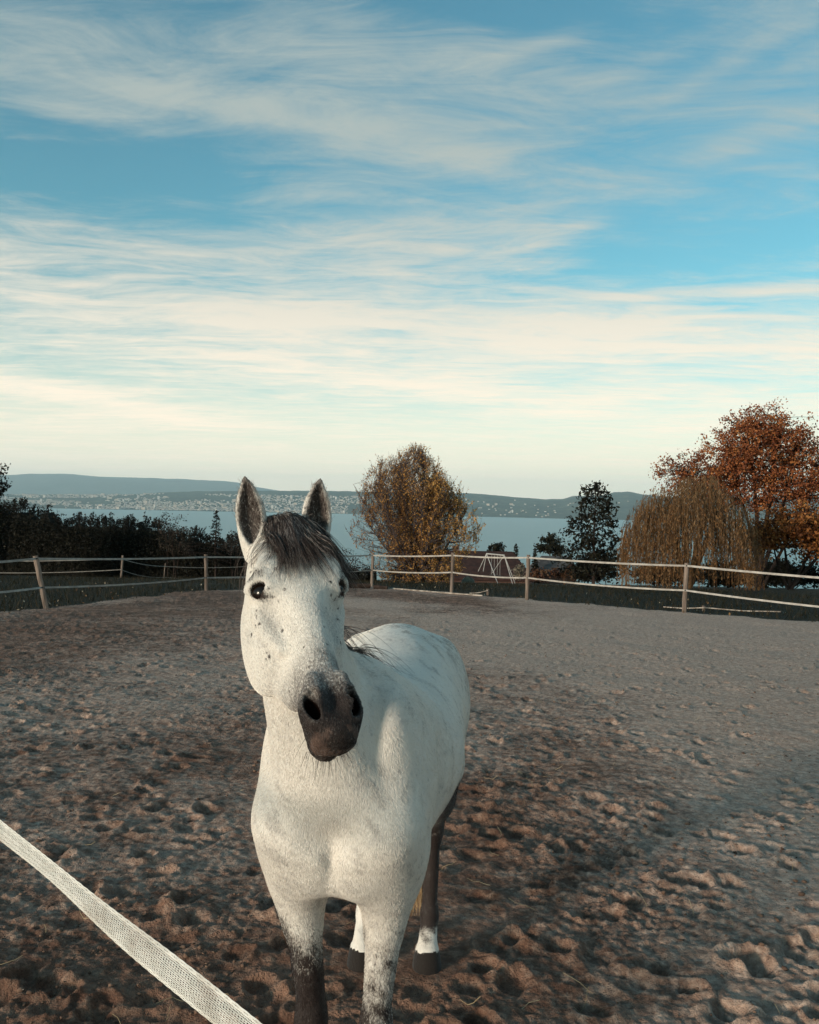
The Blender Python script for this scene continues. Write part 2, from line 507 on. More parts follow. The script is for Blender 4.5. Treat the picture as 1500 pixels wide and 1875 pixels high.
# loose clods and crumbs of soil
def build_clods():
    rng = np.random.default_rng(3)
    t = (1 + 5 ** 0.5) / 2
    iv = np.array([(-1, t, 0), (1, t, 0), (-1, -t, 0), (1, -t, 0), (0, -1, t), (0, 1, t), (0, -1, -t), (0, 1, -t), (t, 0, -1), (t, 0, 1), (-t, 0, -1), (-t, 0, 1)], float)
    iv /= np.linalg.norm(iv[0])
    fi = np.array([(0, 11, 5), (0, 5, 1), (0, 1, 7), (0, 7, 10), (0, 10, 11), (1, 5, 9), (5, 11, 4), (11, 10, 2), (10, 7, 6), (7, 1, 8),
                   (3, 9, 4), (3, 4, 2), (3, 2, 6), (3, 6, 8), (3, 8, 9), (4, 9, 5), (2, 4, 11), (6, 2, 10), (8, 6, 7), (9, 8, 1)])
    Vs, Fs = [], []
    n = 0
    while n < 4200:
        y = 2.5 + 12.0 * rng.random() ** 1.6
        x = rng.uniform(-1, 1) * (0.52 * y + 0.5)
        dens = vnoise(np.array([x * 0.9 + 5]), np.array([y * 0.9]), 7)[0]
        if rng.random() > dens * 1.5 - 0.25:
            continue
        r = rng.uniform(0.003, 0.007) if rng.random() < 0.85 else rng.uniform(0.007, 0.014)
        v = iv * (1 + rng.uniform(-0.45, 0.35, (12, 1))) * r * np.array([1.25, 1.0, 0.7])
        a = rng.uniform(0, 6.28)
        v = v @ np.array([[math.cos(a), -math.sin(a), 0], [math.sin(a), math.cos(a), 0], [0, 0, 1]])
        Vs.append(v + np.array([x, y, GH(x, y) + r * 0.3])); Fs.append(fi + 12 * n)
        n += 1
    o = mesh_obj('loose_clods', np.concatenate(Vs), np.concatenate(Fs), simple_mat('clod_soil', rgb(0.075, 0.043, 0.030), rgb(0.190, 0.118, 0.082), 14, 0.95), smooth=False)
    tag(o, 'loose crumbs and clods of brown soil strewn over the sand', 'soil', kind='stuff')
    # wisps of straw
    paths = []
    for i in range(110):
        y = 2.6 + 9.0 * rng.random() ** 1.5; x = rng.uniform(-1, 1) * (0.5 * y + 0.3)
        a = rng.uniform(0, 6.28); ln = rng.uniform(0.03, 0.13); lift = rng.uniform(0.0, 0.05)
        pts = []
        for j in range(5):
            q = j / 4
            xx = x + math.cos(a + 0.5 * q) * ln * q; yy = y + math.sin(a + 0.5 * q) * ln * q
            pts.append((xx, yy, GH(xx, yy) + 0.008 + lift * q * q))
        paths.append(pts)
    paths = np.array(paths)
    V, F = strands_mesh(paths, np.full(paths.shape[:2], 0.0011))
    o = mesh_obj('straw_wisps', V, F, simple_mat('straw', rgb(0.30, 0.22, 0.12), rgb(0.45, 0.36, 0.22), 5, 0.7))
    tag(o, 'scattered pale wisps of straw lying on the sand', 'straw', kind='stuff')
build_clods()

# ------------------------------------------------------------------ lake, far shore, mountains
def build_lake():
    m, t = material('lake_water')
    tc = t.n('ShaderNodeTexCoord')
    mp = t.n('ShaderNodeMapping', {'Vector': (tc, 'Object'), 'Scale': (0.002, 0.0006, 1)})
    n = t.noise(mp, 6.0, 6, 0.65)
    mp2 = t.n('ShaderNodeMapping', {'Vector': (tc, 'Object'), 'Scale': (0.02, 0.012, 1)})
    n2 = t.noise(mp2, 5.0, 4, 0.7)
    b = finish(t, t.mix(t.ss((n, 0), 0.3, 0.7), rgb(0.085, 0.260, 0.290), rgb(0.100, 0.285, 0.310)), 0.36, None, spec=0.32)
    o = mesh_obj('lake', [(-45000, 700, LAKE_Z), (45000, 700, LAKE_Z), (45000, 45000, LAKE_Z), (-45000, 45000, LAKE_Z)], [(0, 1, 2, 3)], m)
    tag(o, 'wide calm blue lake below the paddock', kind='structure')
build_lake()

def prof(pts, px):
    xp = [p[0] for p in pts]; fp = [p[1] for p in pts]
    return np.interp(px, xp, fp)
SHORE_TOP = [(-900, 9), (0, 9), (100, 10), (230, 13), (330, 20), (420, 23), (560, 26), (700, 27), (870, 27), (940, 22), (1000, 19), (1030, 20), (1050, 26), (1085, 27), (1105, 29), (1125, 34), (1150, 36), (1175, 31),
             (1240, 27), (1400, 30), (1560, 34), (2400, 30)]
JURA_TOP = [(-900, 44), (-300, 47), (0, 46), (80, 49), (125, 50), (180, 47), (260, 45), (330, 45), (400, 43), (440, 39), (470, 33), (520, 26), (620, 16), (760, 6), (1000, -6), (2400, -12)]
def far_shore_h(px, y):
    """height above the lake over the far shore: px is the direction, y the distance"""
    shore = 10350.0 - 900.0 * sst(px, 700, 1200) + 120 * (fbm(px * 0.02, px * 0.0 + 2.0, 3, 15) - 0.5)
    top = prof(SHORE_TOP, px) / FPX * 13500.0 - LAKE_Z
    top = top + 14 * (fbm(px * 0.06, px * 0 + 5.0, 3, 16) - 0.5)
    q = np.clip((y - shore) / (13500.0 - shore), -0.2, 1.15)
    form = np.where(q < 0, q * 0.5, 1 - (1 - np.clip(q, 0, 1)) ** 1.35)
    x = (px - 750) / FPX * y
    lump = 34 * (fbm(x * 0.0016, y * 0.0022, 4, 17) - 0.5) * np.clip(q * 4, 0, 1) * np.clip((1 - q) * 3, 0, 1)
    drop = np.where(q > 1, (q - 1) * 900, 0)
    return form * top + lump - drop
def hill_material(name, c1, c2, c3, sc):
    m, t = material(name)
    tc = t.n('ShaderNodeTexCoord')
    n = t.noise((tc, 'Object'), sc, 8, 0.62)
    n2 = t.noise((tc, 'Object'), sc * 4.5, 6, 0.6)
    c = t.mix(t.ss((n, 0), 0.40, 0.60), c1, c2)
    c = t.mix(t.m('MULTIPLY', t.ss((n2, 0), 0.55, 0.66), 0.8), c, c3)
    finish(t, c, 0.95, None, spec=0.1)
    return m
def build_far():
    px = np.linspace(-900, 2400, 560); ys = np.concatenate([np.linspace(9000, 13600, 70), [14000, 14500]])
    PX, Y = np.meshgrid(px, ys)
    H = far_shore_h(PX.ravel(), Y.ravel()) + LAKE_Z
    V = np.stack([(PX.ravel() - 750) / FPX * Y.ravel(), Y.ravel(), H], 1)
    idx = np.arange(V.shape[0]).reshape(len(ys), len(px))
    F = np.stack([idx[:-1, :-1], idx[:-1, 1:], idx[1:, 1:], idx[1:, :-1]], -1).reshape(-1, 4)
    o = mesh_obj('far_hills', V, F, hill_material('far_woods', rgb(0.028, 0.036, 0.024), rgb(0.055, 0.062, 0.036), rgb(0.13, 0.12, 0.075), 0.0016), smooth=True)
    tag(o, 'wooded hills rising behind the far shore of the lake', kind='structure')
    ys = np.concatenate([np.linspace(20000, 28000, 30), [29000, 31000]])
    PX, Y = np.meshgrid(px, ys)
    top = prof(JURA_TOP, PX) / FPX * 28000 - LAKE_Z + 60 * (fbm(PX * 0.02, Y * 0, 4, 19) - 0.5)
    q = np.clip((Y - 20000) / 8000, 0, 1)
    H = LAKE_Z - 30 + top * (1 - (1 - q) ** 1.6) + 130 * (fbm(PX * 0.02, Y * 0.0005, 4, 20) - 0.5) * q * (1 - q) * 2 - np.maximum(Y - 28000, 0) * 0.3
    V = np.stack([((PX - 750) / FPX * Y).ravel(), Y.ravel(), H.ravel()], 1)
    idx = np.arange(V.shape[0]).reshape(len(ys), len(px))
    F = np.stack([idx[:-1, :-1], idx[:-1, 1:], idx[1:, 1:], idx[1:, :-1]], -1).reshape(-1, 4)
    o = mesh_obj('far_mountains', V, F, hill_material('far_mountain_woods', rgb(0.030, 0.040, 0.030), rgb(0.05, 0.06, 0.045), rgb(0.09, 0.09, 0.08), 0.0006), smooth=True)
    tag(o, 'long pale blue mountain ridge far beyond the lake', kind='structure')
build_far()

def build_town():
    rng = np.random.default_rng(8)
    wall_m = [simple_mat('house_wall_white', rgb(0.40, 0.38, 0.35), rgb(0.52, 0.49, 0.45), 0.05, 0.9, 0.0), simple_mat('house_wall_cream', rgb(0.28, 0.24, 0.20), rgb(0.40, 0.34, 0.28), 0.05, 0.9, 0.0)]
    roof_m = [simple_mat('house_roof_brown', rgb(0.10, 0.065, 0.05), rgb(0.16, 0.10, 0.08), 0.05, 0.9, 0.0), simple_mat('house_roof_grey', rgb(0.16, 0.15, 0.15), rgb(0.22, 0.21, 0.2), 0.05, 0.9, 0.0)]
    def spot():
        while True:
            a = rng.random()
            if a < 0.88:
                px = rng.uniform(-120, 700)
            elif a < 0.92:
                px = rng.uniform(700, 1300)
            else:
                px = rng.uniform(-700, 2200)
            y = 10400 + 2900 * rng.random() ** 1.7
            if px > 700:
                y -= 850 * (1 if px > 1000 else (px - 700) / 300)
            d = vnoise(np.array([px * 0.012]), np.array([y * 0.0016]), 5)[0] + 0.35 * vnoise(np.array([px * 0.05]), np.array([y * 0.006]), 6)[0]
            lim = 0.55 if 250 < px < 640 else 0.68
            h = far_shore_h(np.array([px]), np.array([y]))[0]
            if d > lim and 4 < h < 230:
                return px, (px - 750) / FPX * y, y, h + LAKE_Z
    def house_geo(w, d, h, rh, z0=-8.0):
        v = [(-w, -d, z0), (w, -d, z0), (w, d, z0), (-w, d, z0), (-w, -d, h), (w, -d, h), (w, d, h), (-w, d, h), (-w, 0, h + rh), (w, 0, h + rh)]
        walls = [(0, 1, 5, 4), (2, 3, 7, 6), (1, 2, 6, 9, 5), (3, 0, 4, 8, 7)]
        roof = [(4, 5, 9, 8), (6, 7, 8, 9)]
        return v, walls, roof
    protos = []
    kinds = [(11, 9, 12, 6), (16, 10, 18, 5), (13, 12, 15, 7), (26, 10, 26, 2), (12, 10, 40, 1.5), (34, 11, 20, 3)]
    for i, (w, d, h, rh) in enumerate(kinds):
        v, wl, rf = house_geo(w, d, h, rh)
        me = bpy.data.meshes.new('far_house')
        me.from_pydata(v, [], wl + rf)
        me.materials.append(wall_m[i % 2]); me.materials.append(roof_m[i % 2])
        for j, p in enumerate(me.polygons):
            p.material_index = 1 if j >= len(wl) else 0
        protos.append(me)
    def label(px, h, i):
        kind = ['small white gabled house', 'long cream gabled house', 'broad white gabled house', 'cream flat-topped apartment block', 'white tower block', 'long low cream apartment block'][i]
        return kind + ' in the town across the lake'
    spots = [spot() for _ in range(3000)]
    for n, (px, x, y, z) in enumerate(spots[:300]):
        i = int(rng.choice(6, p=[0.16, 0.16, 0.16, 0.22, 0.10, 0.20]))
        o = bpy.data.objects.new('far_house', protos[i])
        o.location = (x, y, z); o.rotation_euler = (0, 0, rng.uniform(-0.6, 0.6)); s_ = rng.uniform(0.7, 1.15) * (0.8 if px > 700 else 1.0); o.scale = (s_, s_, s_)
        link(o)
        tag(o, label(px, z, i), 'house', 'houses of the town across the lake')
    V, F, MI = [], [], []
    for n, (px, x, y, z) in enumerate(spots[300:]):
        k = kinds[int(rng.choice(3))]
        v, wl, rf = house_geo(k[0] * 0.7, k[1] * 0.7, k[2] * 0.6, k[3] * 0.7)
        a = rng.uniform(-0.6, 0.6); ca, sa = math.cos(a), math.sin(a); b = len(V)
        V += [(x + p[0] * ca - p[1] * sa, y + p[0] * sa + p[1] * ca, z + p[2]) for p in v]
        F += [tuple(q + b for q in f) for f in wl + rf]
        mi = rng.integers(0, 2)
        MI += [mi] * 4 + [2 + mi] * 2
    o = mesh_obj('far_town', V, F, wall_m[0])
    for q in (wall_m[1], roof_m[0], roof_m[1]):
        o.data.materials.append(q)
    o.data.polygons.foreach_set('material_index', np.array(MI, dtype=np.int32))
    tag(o, 'spread of tiny pale houses covering the hillside across the lake', 'town', kind='stuff')
build_town()

# ------------------------------------------------------------------ haze
def build_haze():
    m, t = material('haze_air')
    v = t.n('ShaderNodeVolumePrincipled', {'Color': HAZE_COL, 'Density': HAZE_DENS, 'Anisotropy': 0.0})
    t.n('ShaderNodeOutputMaterial', {'Volume': v})
    mb = MB()
    mb.box((-34000, -3000, LAKE_Z - 401.0), (34000, 31500, 1050.0))
    o = mb.build('haze', m)
    tag(o, 'thin blue haze lying over the lake and the far shore', 'haze', kind='stuff')
HAZE_COL = rgb(0.72, 0.92, 1.0)
HAZE_DENS = 3.5e-5
build_haze()
# ------------------------------------------------------------------ fences
WOOD = simple_mat('fence_wood', rgb(0.10, 0.076, 0.062), rgb(0.22, 0.172, 0.142), 9, 0.85, 0.006, 0.2, (1, 1, 0.12))
POLE = simple_mat('pole_dirty_white', rgb(0.20, 0.16, 0.13), rgb(0.42, 0.37, 0.32), 5, 0.8, 0.002)
TAPE = simple_mat('fence_tape_white', rgb(0.26, 0.24, 0.22), rgb(0.38, 0.355, 0.325), 6, 0.6, 0.001)
BLACK = simple_mat('insulator_black', rgb(0.012, 0.011, 0.011), rgb(0.02, 0.018, 0.018), 6, 0.5, 0.0)
def wood_post(parent, base, top, r=0.055, seed=0):
    rng = random.Random(seed)
    mb = MB()
    b, t_ = Vector(base), Vector(top)
    n = 7
    pts = [b.lerp(t_, i / n) + Vector((rng.uniform(-.004, .004), rng.uniform(-.004, .004), 0)) for i in range(n + 1)]
    pts[0] = pts[0] - (t_ - b).normalized() * 0.3
    mb.tube(pts, [r * rng.uniform(0.93, 1.05) for _ in pts], 9)
    return mb.build('post', WOOD, parent)
def tape_run(parent, a, b, sag, width, name='tape', seed=0, n=14, mat=None):
    """flat woven tape standing on edge between two points, with sag, slight twist and thickness"""
    rng = random.Random(seed)
    a, b = Vector(a), Vector(b)
    d = (b - a); d.z = 0; d.normalize()
    side = Vector((-d.y, d.x, 0))
    V, F = [], []
    tw0, tw1 = rng.uniform(-0.35, 0.35), rng.uniform(-0.35, 0.35)
    for i in range(n + 1):
        q = i / n
        p = a.lerp(b, q) - Vector((0, 0, sag * 4 * q * (1 - q)))
        tw = tw0 * (1 - q) + tw1 * q
        up = Vector((0, 0, math.cos(tw))) + side * math.sin(tw)
        nn = (side * math.cos(tw) - Vector((0, 0, 1)) * math.sin(tw)) * 0.0012
        for (s1, s2) in ((1, 1), (1, -1), (-1, -1), (-1, 1)):
            V.append(p + up * (width * 0.5 * s1) + nn * s2)
    for i in range(n):
        for k in range(4):
            k2 = (k + 1) % 4
            F.append((i * 4 + k, i * 4 + k2, i * 4 + 4 + k2, i * 4 + 4 + k))
    F += [(0, 1, 2, 3), (n * 4 + 3, n * 4 + 2, n * 4 + 1, n * 4)]
    return mesh_obj(name, V, F, mat or TAPE, parent)
def build_fence():
    root = empty('paddock_fence', (0, 0, 0))
    tag(root, 'wooden posts carrying two white tapes round the far side of the paddock', 'fence')
    up, lo = [], []
    for i, (px, py, d, tpx, uy, ly) in enumerate(POSTS):
        b = at(px, py, d); b.z = gz(b.x, b.y)
        tp = at(tpx, uy - 5, d)
        po = wood_post(root, b, tp, 0.058, i)
        u = at(tpx + (px - tpx) * 0.05, uy, d - 0.075); l = at(tpx + (px - tpx) * (ly - uy) / max(1, py - uy), ly, d - 0.075)
        up.append(u); lo.append(l)
        for q in (u, l):
            mb = MB(); mb.tube([q + Vector((0, 0.045, 0)), q + Vector((0, -0.012, 0))], [0.022, 0.016], 8)
            mb.build('insulator', BLACK, po)
    for i in range(len(up) - 1):
        tape_run(root, up[i], up[i + 1], 0.03, 0.048, 'upper_tape', 10 + i)
        tape_run(root, lo[i], lo[i + 1], 0.05, 0.044, 'lower_tape', 40 + i)
    # older fence behind on the left
    r2 = empty('field_fence', (0, 0, 0))
    tag(r2, 'thin fence of grey posts and slack tape in front of the dark hedge', 'fence')
    ps = [(-130, 1068, 36, 1019), (222, 1066, 38, 1017), (300, 1064, 41, 1031), (470, 1062, 44, 1030), (640, 1060, 48, 1030)]
    tp = []
    for i, (px, py, d, ty) in enumerate(ps):
        b = at(px, py, d); b.z = gz(b.x, b.y) - 0.02
        t_ = at(px + 3, ty, d)
        wood_post(r2, b, t_, 0.05 if i < 2 else 0.022, 70 + i)
        tp.append((at(px, ty + 6, d - .08), at(px, ty + 26, d - .08)))
    for i in range(len(tp) - 1):
        tape_run(r2, tp[i][0], tp[i + 1][0], 0.08, 0.03, 'tape', 80 + i)
        tape_run(r2, tp[i][1], tp[i + 1][1], 0.12, 0.03, 'tape', 90 + i)
    # knee-high remnants along the edge of the sand
    def low(name, label, px, py, d, h, ends):
        r = empty(name, (0, 0, 0)); tag(r, label, 'rail')
        b = at(px, py, d); b.z = gz(b.x, b.y)
        wood_post(r, b, b + Vector((0, 0, h)), 0.045, int(px))
        for (qx, qy, qd, hz) in ends:
            e = at(qx, qy, qd); e.z = gz(e.x, e.y) + hz
            mb = MB(); s_ = b + Vector((0, -0.07, h - 0.04))
            mb.tube([s_, s_.lerp(e, 0.5) - Vector((0, 0, 0.03)), e], 0.016, 6)
            mb.build('rail', POLE, r)
    low('low_rail', 'short post with a white rail sloping to the ground beside the lawn', 893, 1088, 26.5, 0.20, [(860, 1085, 26.4, 0.06)])
    low('low_rail', 'short post with a low white line running along the bank on both sides', 1289, 1112, 21.6, 0.13, [(1215, 1108, 22.2, 0.04), (1430, 1112, 21.0, 0.06)])
    # white poles lying on the sand edge
    for i, (x0, y0, d0, x1, y1, d1, lb) in enumerate([(700, 1079, 29.6, 790, 1087, 27.6, 'white painted pole lying on the sand near the corner post'),
                                                  (785, 1086, 27.6, 884, 1092, 25.9, 'white painted pole lying on the sand beside the short rail post')]):
        a, b = at(x0, y0, d0), at(x1, y1, d1)
        mb = MB()
        pts = []
        for j in range(7):
            p = a.lerp(b, j / 6); p.z = gz(p.x, p.y) + 0.02; pts.append(p)
        mb.tube(pts, 0.026, 8)
        tag(mb.build('ground_pole', POLE, None), lb, 'pole')
    LOG = simple_mat('log_bark', rgb(0.020, 0.012, 0.009), rgb(0.05, 0.032, 0.024), 7, 0.9, 0.02)
    for (px, py, d, ln, r, rz, lb) in [(655, 1081, 29.5, 0.9, 0.10, 0.2, 'dark weathered log lying beside the corner post'), (697, 1082, 29.0, 0.5, 0.07, -0.3, 'short dark log lying in front of the corner post')]:
        p = at(px, py, d); p.z = gz(p.x, p.y) + r * 0.8
        dv = Vector((math.cos(rz), math.sin(rz), 0)) * ln * 0.5
        mb = MB(); mb.tube([p - dv, p - dv * 0.4 + Vector((0, 0.02, 0.01)), p + dv * 0.3, p + dv], [r, r * 1.08, r * 0.95, r * 0.85], 9)
        tag(mb.build('log', LOG), lb, 'log')
build_fence()

def build_near_tape():
    """broad woven tape at arm's length: separate warp and weft threads"""
    root = empty('near_fence_tape', (-0.5, 1.33, 1.1))
    tag(root, 'broad woven white fence tape stretched across the foreground sand', 'fence tape')
    a = at(-330, 1238, 2.45); b = at(479, 1893, 0.985)
    m, t = material('woven_tape')
    tc = t.n('ShaderNodeTexCoord')
    n = t.noise((tc, 'Object'), 60, 4, 0.6)
    nd = t.noise((tc, 'Object'), 9, 5, 0.65)
    tcol = t.mix(t.ss((n, 0), 0.3, 0.7), rgb(0.56, 0.56, 0.52), rgb(0.70, 0.69, 0.65))
    finish(t, t.mix(t.m('MULTIPLY', t.ss((nd, 0), 0.48, 0.72), 0.55), tcol, rgb(0.30, 0.25, 0.20)), 0.6, None, spec=0.3)
    d = (b - a); L_ = d.length
    e = b + d.normalized() * 0.55
    d = (e - a); L_ = d.length; dn = d.normalized()
    side = Vector((-dn.y, dn.x, 0)).normalized()
    up0 = side.cross(dn); up0 = up0 if up0.z > 0 else -up0
    W_ = 0.0440
    loc = Vector(root.location)
    def P(q, v, off):
        """q along 0..1, v across -0.5..0.5"""
        p = a.lerp(e, q) - Vector((0, 0, 0.02 * 4 * q * (1 - q) + 0.0022 * math.sin(q * 17 + 2) + 0.001 * math.sin(q * 41)))
        tw = 0.28 - 0.25 * q + 0.10 * math.sin(q * 6) + 0.10 * math.sin(q * 23 + 1)
        u = up0 * math.cos(tw) - side * math.sin(tw)
        nn = side * math.cos(tw) + up0 * math.sin(tw)
        curl = 0.0035 * (2 * v) ** 2
        return p + u * (v * W_) + nn * (off + curl) - loc
    def strand(mb_v, mb_f, pts, wv, hv):
        base = len(mb_v); n_ = len(pts)
        for i, p in enumerate(pts):
            mb_v += [p + wv[i] + hv[i] * 0.2, p + hv[i], p - wv[i] + hv[i] * 0.2, p - hv[i]]
        for i in range(n_ - 1):
            for k in range(4):
                k2 = (k + 1) % 4
                mb_f.append((base + i * 4 + k, base + i * 4 + k2, base + i * 4 + 4 + k2, base + i * 4 + 4 + k))
    V, F = [], []
    NW = 17
    nl = 260
    for j in range(NW):
        v = -0.5 + j / (NW - 1)
        edge = j in (0, 1, NW - 2, NW - 1)
        w = 0.00125 if edge else 0.00062
        pts = [P(i / nl, v, 0.0003 * (1 if (i + j) % 2 else -1)) for i in range(nl + 1)]
        upv = [(P(i / nl, min(v + 0.01, 0.51), 0) - P(i / nl, v - 0.01, 0)).normalized() for i in range(nl + 1)]
        strand(V, F, pts, [q * w for q in upv], [side * 0.0005] * (nl + 1))
    mesh_obj('warp_threads', V, F, m, root)
    V, F = [], []
    nw = int(L_ / 0.0031)
    for i in range(nw):
        q = (i + 0.5) / nw
        pts = [P(q, v, 0.0006 * (1 if (i + k) % 2 else -1)) for k, v in enumerate((-0.5, -0.25, 0.0, 0.25, 0.5))]
        strand(V, F, pts, [dn * 0.00062] * 5, [side * 0.0004] * 5)
    mesh_obj('weft_threads', V, F, m, root)
build_near_tape()

# ------------------------------------------------------------------ foliage helpers
def leaf_mesh(name, C, size, mat, parent, rng, flat=0.0, rnd=None, aspect=0.55, hang=0.0):
    """one diamond of two triangles for every leaf"""
    N = len(C)
    ax_ = rng.normal(0, 1, (N, 3)); ax_[:, 2] -= hang
    ax_ /= np.linalg.norm(ax_, axis=1, keepdims=True)
    b = rng.normal(0, 1, (N, 3)); b[:, 2] += flat
    s = np.cross(ax_, b); s /= np.linalg.norm(s, axis=1, keepdims=True) + 1e-9
    nrm = np.cross(ax_, s)
    L_ = (size * rng.uniform(0.65, 1.25, N))[:, None]
    V = np.stack([C - ax_ * L_ * 0.5, C + s * L_ * aspect * 0.5 + nrm * L_ * 0.10, C + ax_ * L_ * 0.5, C - s * L_ * aspect * 0.5 + nrm * L_ * 0.10], 1).reshape(-1, 3)
    F = np.arange(N * 4).reshape(N, 4)
    F = np.concatenate([F[:, [0, 1, 2]], F[:, [0, 2, 3]]])
    o = mesh_obj(name, V, F, mat, parent)
    r = rng.random(N) if rnd is None else rnd
    attr(o, 'rnd', np.repeat(r, 4))
    return o
def twigs_mesh(name, segs, mat, parent):
    """segs: list of (points, radii); all with the same number of points per group"""
    by = {}
    for p, r in segs:
        by.setdefault(len(p), []).append((p, r))
    Vs, Fs, nb = [], [], 0
    for k, lst in by.items():
        paths = np.array([p for p, r in lst]); rad = np.array([r for p, r in lst])
        V, F = strands_mesh(paths, rad, 5 if k > 6 else 3)
        Vs.append(V); Fs.append(F + nb); nb += len(V)
    return mesh_obj(name, np.concatenate(Vs), np.concatenate(Fs), mat, parent, smooth=True)
def bend(p0, d0, ln, n, rng, up=0.0, wob=0.12):
    pts = [np.array(p0, float)]
    d = np.array(d0, float); d /= np.linalg.norm(d)
    for i in range(n - 1):
        d = d + rng.normal(0, wob, 3) + np.array([0, 0, up])
        d /= np.linalg.norm(d)
        pts.append(pts[-1] + d * ln / (n - 1))
    return pts
BARK = simple_mat('bark_dark', rgb(0.018, 0.012, 0.010), rgb(0.045, 0.032, 0.027), 6, 0.9, 0.01, 0.15, (1, 1, 0.2))
BARK_GREY = simple_mat('bark_grey', rgb(0.055, 0.042, 0.043), rgb(0.11, 0.088, 0.088), 6, 0.9, 0.01, 0.15, (1, 1, 0.2))
def ground_pt(px, d):
    p = at(px, 1000, d); return np.array([p.x, p.y, gz(p.x, p.y)])

def multi_stem_tree():
    rng = np.random.default_rng(21)
    d = 45.0
    base = ground_pt(765, d)
    top = at(757, 822, d).z
    H = top - base[2]
    root = empty('autumn_birch', base); tag(root, 'many-stemmed upright tree with thinning orange brown leaves behind the fence', 'tree')
    segs, C, Rn = [], [], []
    pxm = d / FPX
    # outline: height fraction -> left, right extents in metres from the stem base
    zf = np.array([0.0, 0.10, 0.22, 0.38, 0.52, 0.66, 0.78, 0.88, 0.95, 1.0])
    lf = np.array([60, 104, 124, 120, 108, 102, 94, 66, 24, 8]) * pxm
    rt = np.array([60, 108, 116, 112, 98, 72, 46, 26, 8, -4]) * pxm
    def env(z, x):
        f = z / H
        return -np.interp(f, zf, lf) < x < np.interp(f, zf, rt)
    n_st = 34
    for i in range(n_st):
        a = rng.uniform(0, 2 * math.pi); tilt = 0.95 * math.sqrt(rng.random())
        dr = np.array([math.cos(a) * tilt, math.sin(a) * tilt * 0.8, 1.0])
        b0 = np.array([rng.uniform(-.35, .35), rng.uniform(-.3, .3), -0.1])
        tl = rng.uniform(0.80, 1.02) * H * (1.0 - 0.18 * tilt)
        st = bend(b0, dr, tl, 12, rng, 0.06, 0.05)
        keep = 12
        segs.append((st, np.linspace(0.060, 0.008, 12)))
        for j in range(2, 12):
            for k in range(8):
                p = st[j] + (st[min(j + 1, 11)] - st[j]) * rng.random()
                aa = rng.uniform(0, 6.28)
                dd = np.array([math.cos(aa) * 0.75, math.sin(aa) * 0.75, rng.uniform(0.5, 1.3)])
                tw = bend(p, dd, rng.uniform(0.5, 1.25) * (1 - 0.03 * j), 5, rng, 0.10, 0.10)
                if not env(tw[-1][2], tw[-1][0]):
                    continue
                segs.append((tw, np.linspace(0.013, 0.005, 5)))
                for q in range(3):
                    p2 = tw[1 + q] ; aa = rng.uniform(0, 6.28)
                    t2 = bend(p2, np.array([math.cos(aa) * .7, math.sin(aa) * .7, rng.uniform(.3, 1.1)]), rng.uniform(.25, .6), 4, rng, .05, .1)
                    if env(t2[-1][2], t2[-1][0]):
                        segs.append((t2, np.linspace(0.007, 0.0045, 4)))
                        xx = t2[-1][0] / (3.2); zz = t2[-1][2] / H
                        dens = 0.55 + 0.30 * xx - 0.35 * max(0, zz - 0.72) * 3 + 0.30 * max(0, 0.30 - zz)
                        dens = max(0.10, dens) * (0.4 + 1.2 * vnoise(np.array([t2[-1][0] * 1.3 + 9]), np.array([t2[-1][2] * 1.3 + t2[-1][1]]), 3)[0])
                        for l_ in range(rng.poisson(9 * dens)):
                            w_ = rng.random() * 3
                            i0 = int(w_); pp = t2[i0] + (t2[min(3, i0 + 1)] - t2[i0]) * (w_ - i0)
                            C.append(pp + rng.normal(0, .035, 3)); Rn.append(np.clip(0.42 + 0.30 * xx + rng.normal(0, .25), 0, 1))
    # fine outer growth filling the outline down to the grass
    SP = np.array([p for s_ in segs[:1] for p in s_[0]] + [p for s_ in segs if len(s_[0]) == 12 for p in s_[0][1:]])
    for i in range(1500):
        f = rng.random() ** 1.15 * 0.97; zz = f * H
        x = rng.uniform(-np.interp(f, zf, lf), np.interp(f, zf, rt)) * 1.04
        yy = rng.uniform(-1, 1) * 2.2 * math.sqrt(max(0.05, 1 - (f - 0.35) ** 2 * 2))
        c = np.array([x, yy, zz])
        dd = np.linalg.norm(SP - c, axis=1) + 1.5 * np.maximum(0, SP[:, 2] - zz + 0.4)
        a = SP[int(np.argmin(dd))]
        if np.linalg.norm(a - c) > 1.9:
            continue
        mid = (a + c) / 2 + np.array([0, 0, -0.10 * np.linalg.norm(c - a)])
        segs.append(([a * (1 - q) ** 2 + 2 * mid * q * (1 - q) + c * q * q for q in np.linspace(0, 1, 5)], np.linspace(0.010, 0.005, 5)))
        for q in range(3):
            t2 = bend(c, np.array([rng.normal(0, .45), rng.normal(0, .45), 1.0]), rng.uniform(.3, .7), 4, rng, .05, .1)
            segs.append((t2, np.linspace(0.006, 0.004, 4)))
            dens = max(0.15, 0.60 + 0.28 * x / 3.2 - 0.5 * max(0, f - 0.75) * 3 + 0.3 * max(0, 0.3 - f)) * (0.3 + 1.4 * vnoise(np.array([x * 1.3 + 9]), np.array([zz * 1.3 + yy]), 3)[0])
            for l_ in range(rng.poisson(9 * dens)):
                w_ = rng.random() * 3; i0 = int(w_)
                C.append(t2[i0] + (t2[min(3, i0 + 1)] - t2[i0]) * (w_ - i0) + rng.normal(0, .04, 3)); Rn.append(np.clip(0.45 + 0.30 * x / 3.2 + rng.normal(0, .25), 0, 1))
    twigs_mesh('trunk', segs, BARK_GREY, root)
    m = leaf_mat('birch_leaves', [rgb(0.19, 0.098, 0.046), rgb(0.38, 0.185, 0.052), rgb(0.52, 0.275, 0.075), rgb(0.60, 0.38, 0.13)])
    leaf_mesh('crown', np.array(C), 0.085, m, root, rng, 0, np.array(Rn), 0.7)
